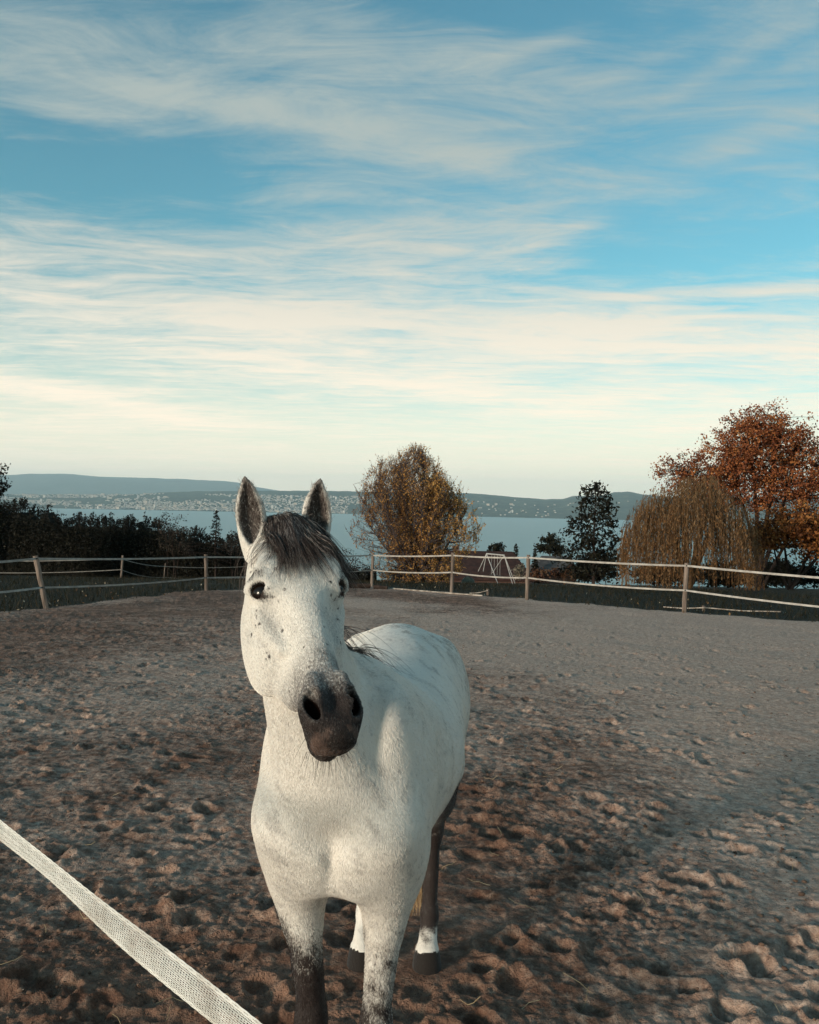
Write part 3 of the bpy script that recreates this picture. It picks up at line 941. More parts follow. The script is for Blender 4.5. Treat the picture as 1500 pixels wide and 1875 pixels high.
    return len(C), len(segs)
print('birch', multi_stem_tree())

def broad_tree(name, label, px, d, crown, cols, nleaf, lsize, trunks, seed, bark=BARK, bpx=None, cl=0.45, fill=1.0):
    """crown: list of (px, py, half width px, half height px, depth radius m) lobes filled with leaf clumps on limbs"""
    rng = np.random.default_rng(seed)
    base = ground_pt(px, d)
    root = empty(name, base); tag(root, label, 'tree')
    lobes = []
    for (lx, ly, hw, hh, dr) in crown:
        c = np.array(at(lx, ly, d)) - base
        lobes.append((c, np.array([hw * d / FPX, dr, hh * d / FPX])))
    vol = np.array([l[1].prod() for l in lobes]); vol = vol / vol.sum()
    ncl = int(nleaf / 26)
    centres = []
    while len(centres) < ncl:
        i = rng.choice(len(lobes), p=vol)
        v = rng.normal(0, 1, 3); v /= np.linalg.norm(v)
        r = rng.random() ** (1 / 2.2)
        r = 0.35 + 0.65 * r if fill < 1 else r
        p = lobes[i][0] + v * r * lobes[i][1] * (1 + 0.10 * rng.normal())
        if p[2] > 0.15:
            centres.append(p)
    centres = np.array(centres)
    segs = []
    mains = []
    for (tx, ty, r0) in trunks:
        e = np.array(at(tx, ty, d)) - base
        e[1] += rng.uniform(-.5, .5)
        s0 = np.array([rng.uniform(-.12, .12), rng.uniform(-.12, .12), -0.15])
        n = 9
        pts = [s0 * (1 - q) + e * q + np.array([0.10 * math.sin(q * 5 + tx), 0.08 * math.cos(q * 4), 0.12 * math.sin(q * math.pi)]) for q in np.linspace(0, 1, n)]
        segs.append((pts, np.linspace(r0, r0 * 0.25, n)))
        mains += [(p, r0 * (1 - 0.75 * k / n)) for k, p in enumerate(pts) if k >= 2]
    MP = np.array([q[0] for q in mains])
    for c in centres:
        dd = np.linalg.norm(MP - c, axis=1) + 0.8 * np.maximum(0, MP[:, 2] - c[2])
        k = int(np.argmin(dd * rng.uniform(0.8, 1.25, len(dd))))
        a = MP[k]
        mid = (a + c) / 2 + np.array([0, 0, 0.12 * np.linalg.norm(c - a)]) + rng.normal(0, 0.08, 3)
        pts = [a * (1 - q) ** 2 + 2 * mid * q * (1 - q) + c * q * q for q in np.linspace(0, 1, 5)]
        segs.append((pts, np.linspace(min(0.035, mains[k][1] * 0.5), 0.008, 5)))
    per = 26
    C = (centres[:, None, :] + rng.normal(0, 1, (len(centres), per, 3)) * cl * np.array([1, 1, 0.75]) * rng.uniform(0.5, 1.1, (len(centres), 1, 1))).reshape(-1, 3)
    tone = np.repeat(np.clip(rng.normal(0.5, 0.22, len(centres)), 0, 1), per)
    Rn = np.clip(tone + rng.normal(0, 0.16, len(C)), 0, 1)
    ok = C[:, 2] > 0.05
    twigs_mesh('trunk', segs, bark, root)
    leaf_mesh('crown', C[ok], lsize, leaf_mat(name + '_leaves', cols), root, rng, 0.3, Rn[ok], 0.7)
    return root
RUST = [rgb(0.065, 0.023, 0.014), rgb(0.185, 0.058, 0.026), rgb(0.32, 0.110, 0.040), rgb(0.41, 0.17, 0.055)]
DARK = [rgb(0.004, 0.004, 0.003), rgb(0.008, 0.008, 0.005), rgb(0.013, 0.013, 0.007), rgb(0.024, 0.022, 0.012)]
broad_tree('rust_tree', 'tall spreading tree with rust red autumn leaves and forked dark trunks', 1395, 50.0,
           [(1396, 785, 55, 48, 2.0), (1392, 820, 90, 66, 2.6), (1330, 850, 62, 62, 2.0), (1455, 850, 55, 78, 2.2), (1500, 880, 45, 70, 2.0), (1250, 870, 52, 42, 1.6), (1390, 890, 95, 45, 2.4), (1300, 905, 60, 40, 1.8)],
           RUST, 36000, 0.14, [(1375, 790, 0.20), (1412, 800, 0.22), (1450, 830, 0.15), (1345, 830, 0.14), (1260, 870, 0.12), (1425, 770, 0.13), (1495, 860, 0.12)], 31, cl=0.25)
broad_tree('russet_shrub', 'low bushy russet tree spreading beside the weeping willow', 1450, 42.0,
           [(1440, 965, 55, 42, 1.6), (1500, 985, 55, 48, 1.6), (1400, 990, 35, 28, 1.2), (1560, 960, 60, 60, 1.6)],
           [rgb(0.06, 0.024, 0.012), rgb(0.17, 0.060, 0.020), rgb(0.30, 0.115, 0.032), rgb(0.38, 0.17, 0.05)], 15000, 0.16, [(1440, 960, 0.10), (1500, 970, 0.10), (1410, 980, 0.08), (1550, 960, 0.10)], 32, cl=0.24)

def willow():
    rng = np.random.default_rng(41)
    d = 38.0
    base = ground_pt(1262, d)
    root = empty('weeping_willow', base); tag(root, 'domed weeping willow with ochre twigs hanging to the lawn', 'tree')
    H = at(1262, 880, d).z - base[2]; Rw = 132 * d / FPX
    segs = []
    for i in range(9):
        a = i * 0.7; e = np.array([math.cos(a) * Rw * 0.5, math.sin(a) * Rw * 0.4, H * rng.uniform(0.72, 0.9)])
        pts = [np.array([0, 0, -0.2]) * (1 - q) + e * q + np.array([0, 0, 0.25 * math.sin(q * math.pi)]) for q in np.linspace(0, 1, 9)]
        segs.append((pts, np.linspace(0.13, 0.03, 9)))
    C, Rn = [], []
    N = 2300
    for i in range(N):
        a = rng.uniform(0, 2 * math.pi); r = math.sqrt(rng.random())
        lump = 0.80 + 0.36 * vnoise(np.array([math.cos(a) * 2.2 + 5]), np.array([math.sin(a) * 2.2 + r * 2]), 9)[0]
        zt = min(H * 1.04, H * (0.26 + 0.74 * math.sqrt(1 - (0.985 * r) ** 2)) * lump * rng.uniform(0.86, 1.05))
        if rng.random() < 0.25:
            zt *= rng.uniform(0.5, 0.9)
        x0, y0 = math.cos(a) * Rw * r * 0.93, math.sin(a) * Rw * r * 0.85
        ln = min(zt - 0.05, rng.uniform(0.7, 2.6))
        out = rng.uniform(0.05, 0.22)
        pts = []
        for j in range(6):
            q = j / 5
            o_ = out * math.sin(min(1, q * 1.6) * math.pi / 2)
            pts.append(np.array([x0 + math.cos(a) * o_ + 0.03 * math.sin(q * 5 + i), y0 + math.sin(a) * o_, zt + 0.10 * math.sin(min(1, q * 3) * math.pi) - ln * q]))
        segs.append((pts, np.linspace(0.008, 0.005, 6)))
        tone = np.clip(0.30 + 0.42 * (zt / H) + rng.normal(0, 0.2), 0, 1)
        for k in range(rng.integers(5, 12)):
            w = rng.uniform(0.3, 5); i0 = min(4, int(w))
            C.append(pts[i0] + (pts[i0 + 1] - pts[i0]) * (w - i0) + rng.normal(0, 0.02, 3)); Rn.append(np.clip(tone + rng.normal(0, .1), 0, 1))
    twigs_mesh('trunk', segs, simple_mat('willow_twigs', rgb(0.085, 0.045, 0.022), rgb(0.16, 0.092, 0.042), 3, 0.8), root)
    leaf_mesh('crown', np.array(C), 0.15, leaf_mat('willow_leaves', [rgb(0.095, 0.042, 0.017), rgb(0.21, 0.098, 0.035), rgb(0.22, 0.125, 0.055), rgb(0.20, 0.150, 0.095)]), root, rng, 0, np.array(Rn), 0.28, hang=2.5)
willow()

def tiered_tree(name, label, px, d, top_py, hw, seed, cols=DARK, droop=-0.1, nb=34, lsize=0.13, spread=0.10, base_py=None, bare=0.12, shape=1.0, gap=0.0):
    """single stem with whorls of clothed branches: spruces and pines"""
    rng = np.random.default_rng(seed)
    base = ground_pt(px, d)
    H = at(px, top_py, d).z - base[2]
    W_ = hw * d / FPX
    root = empty(name, base); tag(root, label, 'tree')
    st = [np.array([0.02 * math.sin(q * 9), 0.02 * math.cos(q * 7), -0.2 + (H + 0.2) * q]) for q in np.linspace(0, 1, 10)]
    segs = [(st, np.linspace(0.03 * H ** 0.7, 0.008, 10))]
    C = []
    for i in range(nb):
        q = bare + (0.985 - bare) * (i + rng.random() * 0.8) / nb
        if rng.random() < gap:
            continue
        z = H * q
        w = W_ * (1 - q) ** shape * rng.uniform(0.65, 1.1) + 0.04 * W_
        a = i * 2.4 + rng.normal(0, 0.3)
        dr = np.array([math.cos(a), math.sin(a), 0])
        pts = [np.array([0, 0, z]) + dr * w * s + np.array([0, 0, droop * w * s * (1 - 0.8 * s) * 2 + rng.normal(0, .01)]) for s in np.linspace(0, 1, 5)]
        segs.append((pts, np.linspace(0.02, 0.006, 5)))
        for k in range(int(10 + 55 * w / max(W_, .01))):
            s = 0.12 + 0.88 * rng.random() ** 0.6
            p = np.array([0, 0, z]) + dr * w * s + np.array([0, 0, droop * w * s * (1 - 0.8 * s) * 2])
            tang = np.array([-dr[1], dr[0], 0]) * rng.normal(0, spread * W_ * (1.15 - 0.7 * s)) * 1.6
            C.append(p + tang + rng.normal(0, spread * W_ * 0.35, 3))
    for k in range(int(14)):
        C.append(np.array([rng.normal(0, .02), rng.normal(0, .02), H * rng.uniform(0.93, 1.0)]))
    twigs_mesh('trunk', segs, BARK, root)
    leaf_mesh('crown', np.array(C), lsize, leaf_mat(name + '_needles', cols), root, rng, 0.5, None, 0.5)
    return root
tiered_tree('dark_evergreen', 'dark loose evergreen with upswept tufted branches beside the willow', 1088, 43.0, 884, 78, 51, droop=0.25, nb=66, lsize=0.23, spread=0.14, bare=0.06, shape=0.62, gap=0.05)
tiered_tree('hedge_spruce', 'small pointed spruce rising above the dark hedge', 395, 44.0, 933, 30, 52, nb=44, lsize=0.10, droop=-0.15, bare=0.2)
FAR_DARK = [rgb(0.008, 0.008, 0.006), rgb(0.014, 0.014, 0.009), rgb(0.022, 0.022, 0.013), rgb(0.03, 0.03, 0.018)]
tiered_tree('garden_spruce', 'small dark spruce behind the brown roof', 945, 108.0, 995, 17, 53, FAR_DARK, -0.2, 40, 0.28, bare=0.05)
tiered_tree('garden_spruce', 'small dark spruce between the brown roof and the umbrella pine', 980, 100.0, 1004, 15, 54, FAR_DARK, -0.2, 36, 0.26, bare=0.05)
broad_tree('umbrella_pine', 'flat-topped dark pine standing below the garden', 1008, 112.0, [(1008, 990, 22, 6, 1.4), (1014, 982, 10, 4, .8), (1003, 1003, 24, 7, 1.4), (1020, 1008, 18, 10, 1.2)], FAR_DARK, 2600, 0.30, [(1008, 985, .16), (1018, 1000, .12)], 55, cl=0.30)
broad_tree('clipped_yew', 'dark twin-peaked yew rising behind the roof ridge', 910, 112.0, [(903, 1004, 9, 8, .8), (915, 1003, 9, 8, .8), (910, 1014, 16, 10, 1.2)], FAR_DARK, 1800, 0.28, [(905, 1000, .12), (914, 1000, .12)], 56, cl=0.22)

# ------------------------------------------------------------------ hedge and shrubs on the left
def build_hedge():
    rng = np.random.default_rng(61)
    root = empty('hedge', ground_pt(150, 46.0)); tag(root, 'tall dark evergreen hedge behind the left side of the paddock', 'hedge')
    o0 = np.array(root.location)
    topl = [(-260, 925), (-80, 930), (0, 930), (30, 934), (42, 924), (55, 938), (80, 944), (92, 930), (103, 952), (120, 958), (150, 952), (180, 958), (220, 955), (250, 960), (285, 960), (300, 972), (340, 985), (350, 975), (372, 985), (400, 995), (440, 990), (470, 1010), (520, 1028), (700, 1036)]
    def top(px): return np.interp(px, [q[0] for q in topl], [q[1] for q in topl])
    C, Rn, segs = [], [], []
    N = 26000
    px = rng.uniform(-260, 690, N)
    px = np.where(rng.random(N) < 0.75, rng.uniform(-60, 450, N), px)
    for i in range(N):
        d = 46.0 + rng.uniform(-1.1, 1.1)
        p = at(px[i], 1000, d); g0 = gz(p.x, p.y)
        zt = at(px[i], top(px[i]), 46.0).z + 0.22 * (vnoise(np.array([px[i] * 0.13]), np.array([d]), 4)[0] - 0.6)
        h = zt - g0
        f = rng.random() ** 0.75
        face = -1.0 - 0.25 * vnoise(np.array([px[i] * 0.06]), np.array([f * 4]), 12)[0]
        dd = 46.0 + (rng.uniform(-0.35, 0.1) + face if rng.random() < 0.72 and f < 0.93 else rng.uniform(-1.1, 1.1))
        C.append((p.x + rng.normal(0, .03), dd, g0 + h * f)); Rn.append(np.clip(rng.normal(.4, .25) + (0.3 if rng.random() < .03 else 0), 0, 1))
    # upright shoots
    for i in range(520):
        q = rng.uniform(-60, 450); d = 46.0 + rng.uniform(-.9, .9)
        p = at(q, 1000, d); zt = at(q, top(q), 46.0).z
        ln = rng.uniform(0.12, 0.55) * (0.3 + 1.0 * vnoise(np.array([q * 0.09]), np.array([2.0]), 14)[0])
        pts = bend((p.x, d, zt - 0.3), (rng.normal(0, .15), 0, 1), ln + .3, 4, rng, 0.05, 0.06)
        segs.append((pts, np.linspace(.012, .005, 4)))
        for k in range(int(6 + 22 * ln)):
            w = 1 + 2 * rng.random(); i0 = int(w); 
            C.append(tuple(pts[i0] + (pts[min(3, i0 + 1)] - pts[i0]) * (w - i0) + rng.normal(0, .045, 3))); Rn.append(rng.random() * .6)
    leaf_mesh('foliage', np.array(C) - o0, 0.13, leaf_mat('hedge_leaves', DARK, trans=0.08), root, rng, 0, np.array(Rn), 0.55)
    # stems and dense inner twigs
    for i in range(420):
        q = rng.uniform(-260, 690); d = 46.0 + rng.uniform(-.5, .5); p = at(q, 1000, d); g0 = gz(p.x, p.y)
        zt = at(q, top(q), 46.0).z
        segs.append((bend((p.x, d, g0 - .1), (rng.normal(0, .12), rng.normal(0, .1), 1), max(.3, (zt - g0) * .92), 4, rng, .05, .05), np.linspace(.03, .008, 4)))
    o = twigs_mesh('stems', [([np.array(a) - o0 for a in s_[0]], s_[1]) for s_ in segs], BARK, root)
    # dense dark heart of the hedge
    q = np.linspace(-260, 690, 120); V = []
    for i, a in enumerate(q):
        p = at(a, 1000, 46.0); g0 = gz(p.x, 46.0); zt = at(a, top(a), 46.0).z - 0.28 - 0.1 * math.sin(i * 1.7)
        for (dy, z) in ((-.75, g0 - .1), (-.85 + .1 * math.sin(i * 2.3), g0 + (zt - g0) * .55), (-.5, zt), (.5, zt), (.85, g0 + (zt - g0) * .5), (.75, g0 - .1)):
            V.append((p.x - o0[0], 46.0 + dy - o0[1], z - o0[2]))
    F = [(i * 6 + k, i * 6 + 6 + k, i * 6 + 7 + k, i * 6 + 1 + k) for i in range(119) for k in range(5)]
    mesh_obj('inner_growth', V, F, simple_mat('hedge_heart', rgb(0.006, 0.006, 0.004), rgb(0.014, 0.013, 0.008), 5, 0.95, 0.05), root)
build_hedge()
broad_tree('hedge_shrub', 'loose leafy shrub with gaps rising out of the dark hedge', 315, 43.5, [(303, 960, 16, 22, .5), (330, 958, 12, 18, .5), (318, 990, 28, 25, .7)],
           [rgb(0.010, 0.010, 0.007), rgb(0.022, 0.020, 0.013), rgb(0.045, 0.034, 0.025), rgb(0.07, 0.05, 0.04)], 1500, 0.09, [(300, 945, .03), (328, 945, .03), (315, 960, .03), (340, 985, .03)], 62, cl=0.15)
broad_tree('bare_shrub', 'thin half-bare shrub at the end of the dark hedge', 428, 43.0, [(425, 1000, 25, 25, .6), (345, 1005, 18, 18, .5)],
           [rgb(0.012, 0.011, 0.009), rgb(0.03, 0.025, 0.02), rgb(0.05, 0.04, 0.035), rgb(0.07, 0.06, 0.05)], 900, 0.08, [(418, 985, .02), (432, 985, .02), (440, 995, .02)], 63, cl=0.2)
broad_tree('feathery_shrub', 'feathery blue grey shrub standing before the lake beside the birch', 635, 42.0, [(640, 1025, 32, 22, .7), (618, 1035, 25, 18, .6), (668, 1040, 18, 12, .5)],
           [rgb(0.02, 0.02, 0.02), rgb(0.05, 0.05, 0.05), rgb(0.09, 0.09, 0.10), rgb(0.13, 0.13, 0.14)], 1100, 0.07, [(625, 1005, .02), (645, 1008, .02), (660, 1020, .02), (610, 1015, .02), (675, 1030, .02)], 64, cl=0.16)
broad_tree('edge_cypress', 'tall dark evergreen whose tip stands above the hedge end', -15, 40.0, [(-20, 960, 38, 40, 1.0), (-6, 900, 20, 34, .6), (4, 868, 9, 16, .3), (-40, 1010, 50, 40, 1.1)],
           DARK, 9000, 0.14, [(-5, 858, .07), (-25, 920, .05), (-40, 960, .05), (-50, 900, .05)], 65, cl=0.17)

# ------------------------------------------------------------------ the garden below the fence
def build_garden():
    # brown roofed house
    d = 92.0
    ROOF = simple_mat('roof_tiles', rgb(0.026, 0.012, 0.010), rgb(0.050, 0.022, 0.017), 2.0, 0.85, 0.02)
    WALL = simple_mat('house_render', rgb(0.10, 0.055, 0.045), rgb(0.14, 0.08, 0.065), 1.0, 0.9, 0.01)
    a = at(762, 1012, d); b = at(938, 1010, d); e = at(968, 1058, d)
    g0 = gz(b.x, d)
    root = empty('brown_roofed_house', (0.5 * (a.x + b.x), d, g0)); tag(root, 'low house with a long dark brown roof behind the swing frame', 'house')
    o0 = Vector(root.location)
    xl, xr = a.x, e.x
    zr = b.z; ze = at(940, 1060, d - 5).z
    hd = 5.0
    hip = e.x - b.x
    v = [(xl, d - hd, ze), (xr, d - hd, ze), (xr, d + hd, ze), (xl, d + hd, ze), (xl + hip, d, zr), (xr - hip, d, zr)]
    lo = [(p[0], p[1], p[2] - 0.22) for p in v[:4]]
    vv = v + lo
    f = [(0, 1, 5, 4), (1, 2, 5), (2, 3, 4, 5), (3, 0, 4), (0, 6, 7, 1), (1, 7, 8, 2), (2, 8, 9, 3), (3, 9, 6, 0), (6, 9, 8, 7)]
    roof = mesh_obj('roof', [Vector(p) - o0 for p in vv], f, ROOF, root)
    mb = MB(); mb.box((xl + .5 - o0.x, -hd + .5, -0.8), (xr - .5 - o0.x, hd - .5, ze - 0.22 - o0.z)); mb.build('wall', WALL, root)
    mb = MB(); mb.box((xl + 4 - o0.x, 0.4, zr - 1.2 - o0.z), (xl + 4.7 - o0.x, 1.1, zr + 0.5 - o0.z)); mb.build('chimney', WALL, roof)
    # second roof further right
    d2 = 104.0
    R2 = simple_mat('slate_roof', rgb(0.05, 0.045, 0.045), rgb(0.085, 0.078, 0.075), 1.5, 0.8, 0.02)
    c = at(1010, 1018, d2); r2 = empty('grey_roofed_house', (c.x, d2, gz(c.x, d2))); tag(r2, 'house with a grey slate roof showing between the spruce and the dark evergreen', 'house')
    hw = 40 * d2 / FPX; zz = c.z - gz(c.x, d2); ez = at(1010, 1052, d2 - 4).z - gz(c.x, d2)
    mesh_obj('roof', [(-hw, -4, ez), (hw, -4, ez), (hw, 4, ez), (-hw, 4, ez), (-hw * .45, 0, zz), (hw * .9, 0, zz)], [(0, 1, 5, 4), (1, 2, 5), (2, 3, 4, 5), (3, 0, 4), (3, 2, 1, 0)], R2, r2)
    mb = MB(); mb.box((-hw + .4, -3.6, -.8), (hw - .4, 3.6, ez - .01)); mb.build('wall', WALL, r2)
    # swing frame
    d = 64.0
    M = simple_mat('swing_tube', rgb(0.33, 0.32, 0.31), rgb(0.44, 0.43, 0.41), 4, 0.5, 0.0)
    c = at(912, 1064, d); g0 = gz(c.x, d)
    r = empty('swing_frame', (c.x, d, g0)); tag(r, 'pale metal swing frame with splayed legs on the lawn', 'swing')
    o0 = Vector(r.location)
    L = at(893, 1015, d) - o0; Rr = at(922, 1016, d) - o0
    L.y, Rr.y = 0.9, -0.6
    mb = MB(); mb.tube([L, Rr], 0.05, 8); mb.build('crossbar', M, r)
    feet = [(L, (876, 1046), 1.7), (L, (885, 1046), 1.3), (L, (912, 1063), -1.0), (Rr, (939, 1064), -1.4), (Rr, (944, 1064), -0.3), (Rr, (902, 1049), 1.2)]
    for (s_, q, dy) in feet:
        p = at(q[0], q[1], d + dy) - o0; p.z = gz(o0.x + p.x, d + dy) - o0.z if q[1] > 1055 else p.z
        mb = MB(); mb.tube([s_, s_.lerp(p, .5), p], 0.032, 7); mb.build('leg', M, r)
    for q in (.375, .70):
        s_ = L.lerp(Rr, q) - Vector((0, 0, 1.56))
        mb = MB(); mb.box(s_ - Vector((.22, .09, .02)), s_ + Vector((.22, .09, .02))); st_ = mb.build('seat', BLACK, r)
        for dq in (-.075, .075):
            s2 = L.lerp(Rr, q + dq); mb = MB(); mb.tube([s2, s2 - Vector((0, 0, 1.55))], 0.012, 5); mb.build('rope', M, st_)
    # dome tent
    d = 60.0; c = at(857, 1066, d)
    r = empty('dome_tent', (c.x, d, gz(c.x, d))); tag(r, 'small grey green dome tent standing on the lawn', 'tent')
    T = simple_mat('tent_cloth', rgb(0.085, 0.085, 0.062), rgb(0.12, 0.12, 0.09), 3, 0.7, 0.01)
    V, F = [], []
    n, k = 16, 7
    for i in range(k + 1):
        a_ = i / k * math.pi / 2
        for j in range(n):
            th = 2 * math.pi * j / n; pan = 1 - 0.10 * abs(math.sin(th * 2)) * math.cos(a_)
            V.append((0.50 * math.cos(a_) * math.cos(th) * pan, 0.50 * math.cos(a_) * math.sin(th) * pan, 0.52 * math.sin(a_) - 0.02))
    for i in range(k):
        for j in range(n):
            F.append((i * n + j, i * n + (j + 1) % n, i * n + n + (j + 1) % n, i * n + n + j))
    mesh_obj('canopy', V, F, T, r, smooth=True)
    mb = MB()
    for s_ in (1, -1):
        mb.tube([(0.505 * math.cos(a_) * .72, s_ * .505 * math.cos(a_) * .72 - .0, .53 * math.sin(a_)) for a_ in np.linspace(0, math.pi, 13)], .012, 5)
    mb.build('pole', BLACK, r)
    # white board and post under the birch
    d = 47.0; c = at(735, 1068, d)
    WH = simple_mat('white_board', rgb(0.62, 0.58, 0.52), rgb(0.72, 0.68, 0.62), 3, 0.6, 0.0)
    r = empty('white_board', (c.x, d, gz(c.x, d))); tag(r, 'low white board with a tall white post under the autumn tree', 'board')
    mb = MB(); mb.box((-.36, -.03, .08), (.22, .03, .40)); mb.build('panel', WH, r)
    mb = MB(); mb.box((.221, -.04, -.1), (.30, .04, .72)); mb.build('post', WH, r)
    mb = MB(); mb.box((-.30, -.025, -.1), (-.25, .025, .079)); mb.build('leg', WH, r)
    c = at(699, 1066, d); g0 = gz(c.x, d)
    mb = MB(); mb.box((c.x - .13, d - .08, g0 - .01), (c.x + .13, d + .08, g0 + .10))
    mb.tube([(c.x - .05, d, g0 + .10), (c.x + .06, d, g0 + .14)], .03, 6)
    tag(mb.build('white_block', WH), 'small white block lying in the grass left of the white board', 'block')
build_garden()
def garden_shrubs():
    specs = [(1035, 60.0, [(1000, 1052, 26, 12, .6), (1045, 1050, 30, 14, .7), (1080, 1048, 22, 16, .7)], [rgb(0.045, 0.020, 0.014), rgb(0.085, 0.037, 0.022), rgb(0.12, 0.06, 0.03), rgb(0.16, 0.10, 0.06)], 2600, 'russet low garden hedge of mixed shrubs before the grey roof'),
             (952, 72.0, [(952, 1048, 10, 14, .5)], [rgb(0.10, 0.085, 0.06), rgb(0.17, 0.14, 0.10), rgb(0.24, 0.20, 0.15), rgb(0.3, 0.26, 0.2)], 500, 'pale feathery shrub at the corner of the brown roof'),
             (800, 58.0, [(790, 1052, 40, 12, .7), (745, 1050, 40, 14, .7)], [rgb(0.035, 0.018, 0.010), rgb(0.07, 0.035, 0.015), rgb(0.11, 0.055, 0.02), rgb(0.15, 0.08, 0.03)], 2600, 'brown shrubs growing behind the foot of the autumn tree'),
             (1110, 47.0, [(1100, 1035, 40, 26, .8), (1070, 1045, 30, 20, .8)], DARK, 2400, 'dark rounded evergreen bush at the foot of the loose evergreen'),
             (1450, 55.0, [(1420, 1052, 60, 26, 1.0), (1510, 1056, 60, 26, 1.0), (1330, 1052, 60, 24, 1.0), (1230, 1052, 80, 22, 1.0), (1610, 1060, 70, 26, 1.0)], DARK, 26000, 'dark low hedge beneath the rust red tree')]
    for i, (px, d, lb, cols, n, label) in enumerate(specs):
        o = broad_tree('garden_shrub', label, px, d, lb, cols, n, 0.18, [(q[0], q[1], .03) for q in lb], 100 + i, cl=0.2)
        o['category'] = 'shrub'
garden_shrubs()
for o in list(COL.objects):
    if o.name.startswith(('hedge_shrub', 'bare_shrub', 'feathery_shrub', 'russet_shrub')):
        o['category'] = 'shrub'

# ------------------------------------------------------------------ grass on the bank, leaves in it
def build_grass():
    rng = np.random.default_rng(77)
    V, F, Rn = [], [], []
    n = 0
    N = 34000
    y = rng.uniform(15, 44, N); x = rng.uniform(-1, 1, N) * (0.52 * y + 1.0)
    sd = arena_sd(x, y)
    ok = (sd > -0.1 + 0.5 * rng.random(N)) & (sd < 12)
    x, y = x[ok], y[ok]
    z = gz_np(x, y)
    k = len(x)
    h = rng.uniform(0.06, 0.20, k); a = rng.uniform(0, 6.28, k); w = rng.uniform(0.006, 0.014, k)
    lean = rng.normal(0, 0.05, (k, 2))
    V = np.stack([np.stack([x - np.cos(a) * w, y - np.sin(a) * w, z - 0.02], 1), np.stack([x + np.cos(a) * w, y + np.sin(a) * w, z - 0.02], 1), np.stack([x + lean[:, 0], y + lean[:, 1], z + h], 1)], 1).reshape(-1, 3)
    F = np.arange(k * 3).reshape(k, 3)
    o = mesh_obj('grass', V, F, leaf_mat('grass_blades', [rgb(0.007, 0.008, 0.004), rgb(0.014, 0.014, 0.006), rgb(0.026, 0.022, 0.010), rgb(0.05, 0.036, 0.020)]))
    attr(o, 'rnd', np.repeat(rng.random(k), 3))
    tag(o, 'short dark grass on the bank and lawn beyond the fence', 'grass', kind='stuff')
    M = 420
    y = rng.uniform(16, 34, M); x = rng.uniform(-1, 1, M) * (0.5 * y)
    sd = arena_sd(x, y); ok = (sd > -0.4) & (sd < 5)
    C = np.stack([x[ok], y[ok], gz_np(x[ok], y[ok]) + 0.05], 1)
    o = leaf_mesh('fallen_leaves', C, 0.075, leaf_mat('fallen_leaf', [rgb(0.12, 0.06, 0.03), rgb(0.22, 0.13, 0.06), rgb(0.34, 0.28, 0.2), rgb(0.5, 0.45, 0.36)]), None, rng, 2.0)
    tag(o, 'pale fallen leaves scattered in the grass by the fence', 'leaves', kind='stuff')
build_grass()
# ------------------------------------------------------------------ the horse
# body surface: one continuous field of blended volumes, meshed by surface nets
HO = np.array([-0.143, 2.20, 0.0])                 # ground point under the withers
_hf = np.array([-0.123, -0.99, 0.0]); HF = _hf / np.linalg.norm(_hf)
HL = np.array([-HF[1], HF[0], 0.0])                # the horse's left
HB = np.stack([HF, HL, np.array([0, 0, 1.0])], 1)  # columns: forward, left, up
def B(s, t_, z):
    return HO + HF * s + HL * t_ + np.array([0, 0, z])
TH, PS = R(49.0), R(23.5)                          # head: face line off the vertical, turn to its left
E_L = np.array([math.sin(TH) * math.sin(PS), -math.sin(TH) * math.cos(PS), -math.cos(TH)])
E_F = np.array([math.cos(TH) * math.sin(PS), -math.cos(TH) * math.cos(PS), math.sin(TH)])
E_T = np.array([math.cos(PS), math.sin(PS), 0.0])
HR = np.stack([E_L, E_T, E_F], 1)
HP = np.array([-0.270, 1.875, 1.700])               # poll
def lm(l):                                          # face shortened below the eyes
    return l if l < 0.16 else 0.16 + (l - 0.16) * 0.885
def HD(l, t_, f):
    return HP + E_L * lm(l) + E_T * t_ + E_F * f

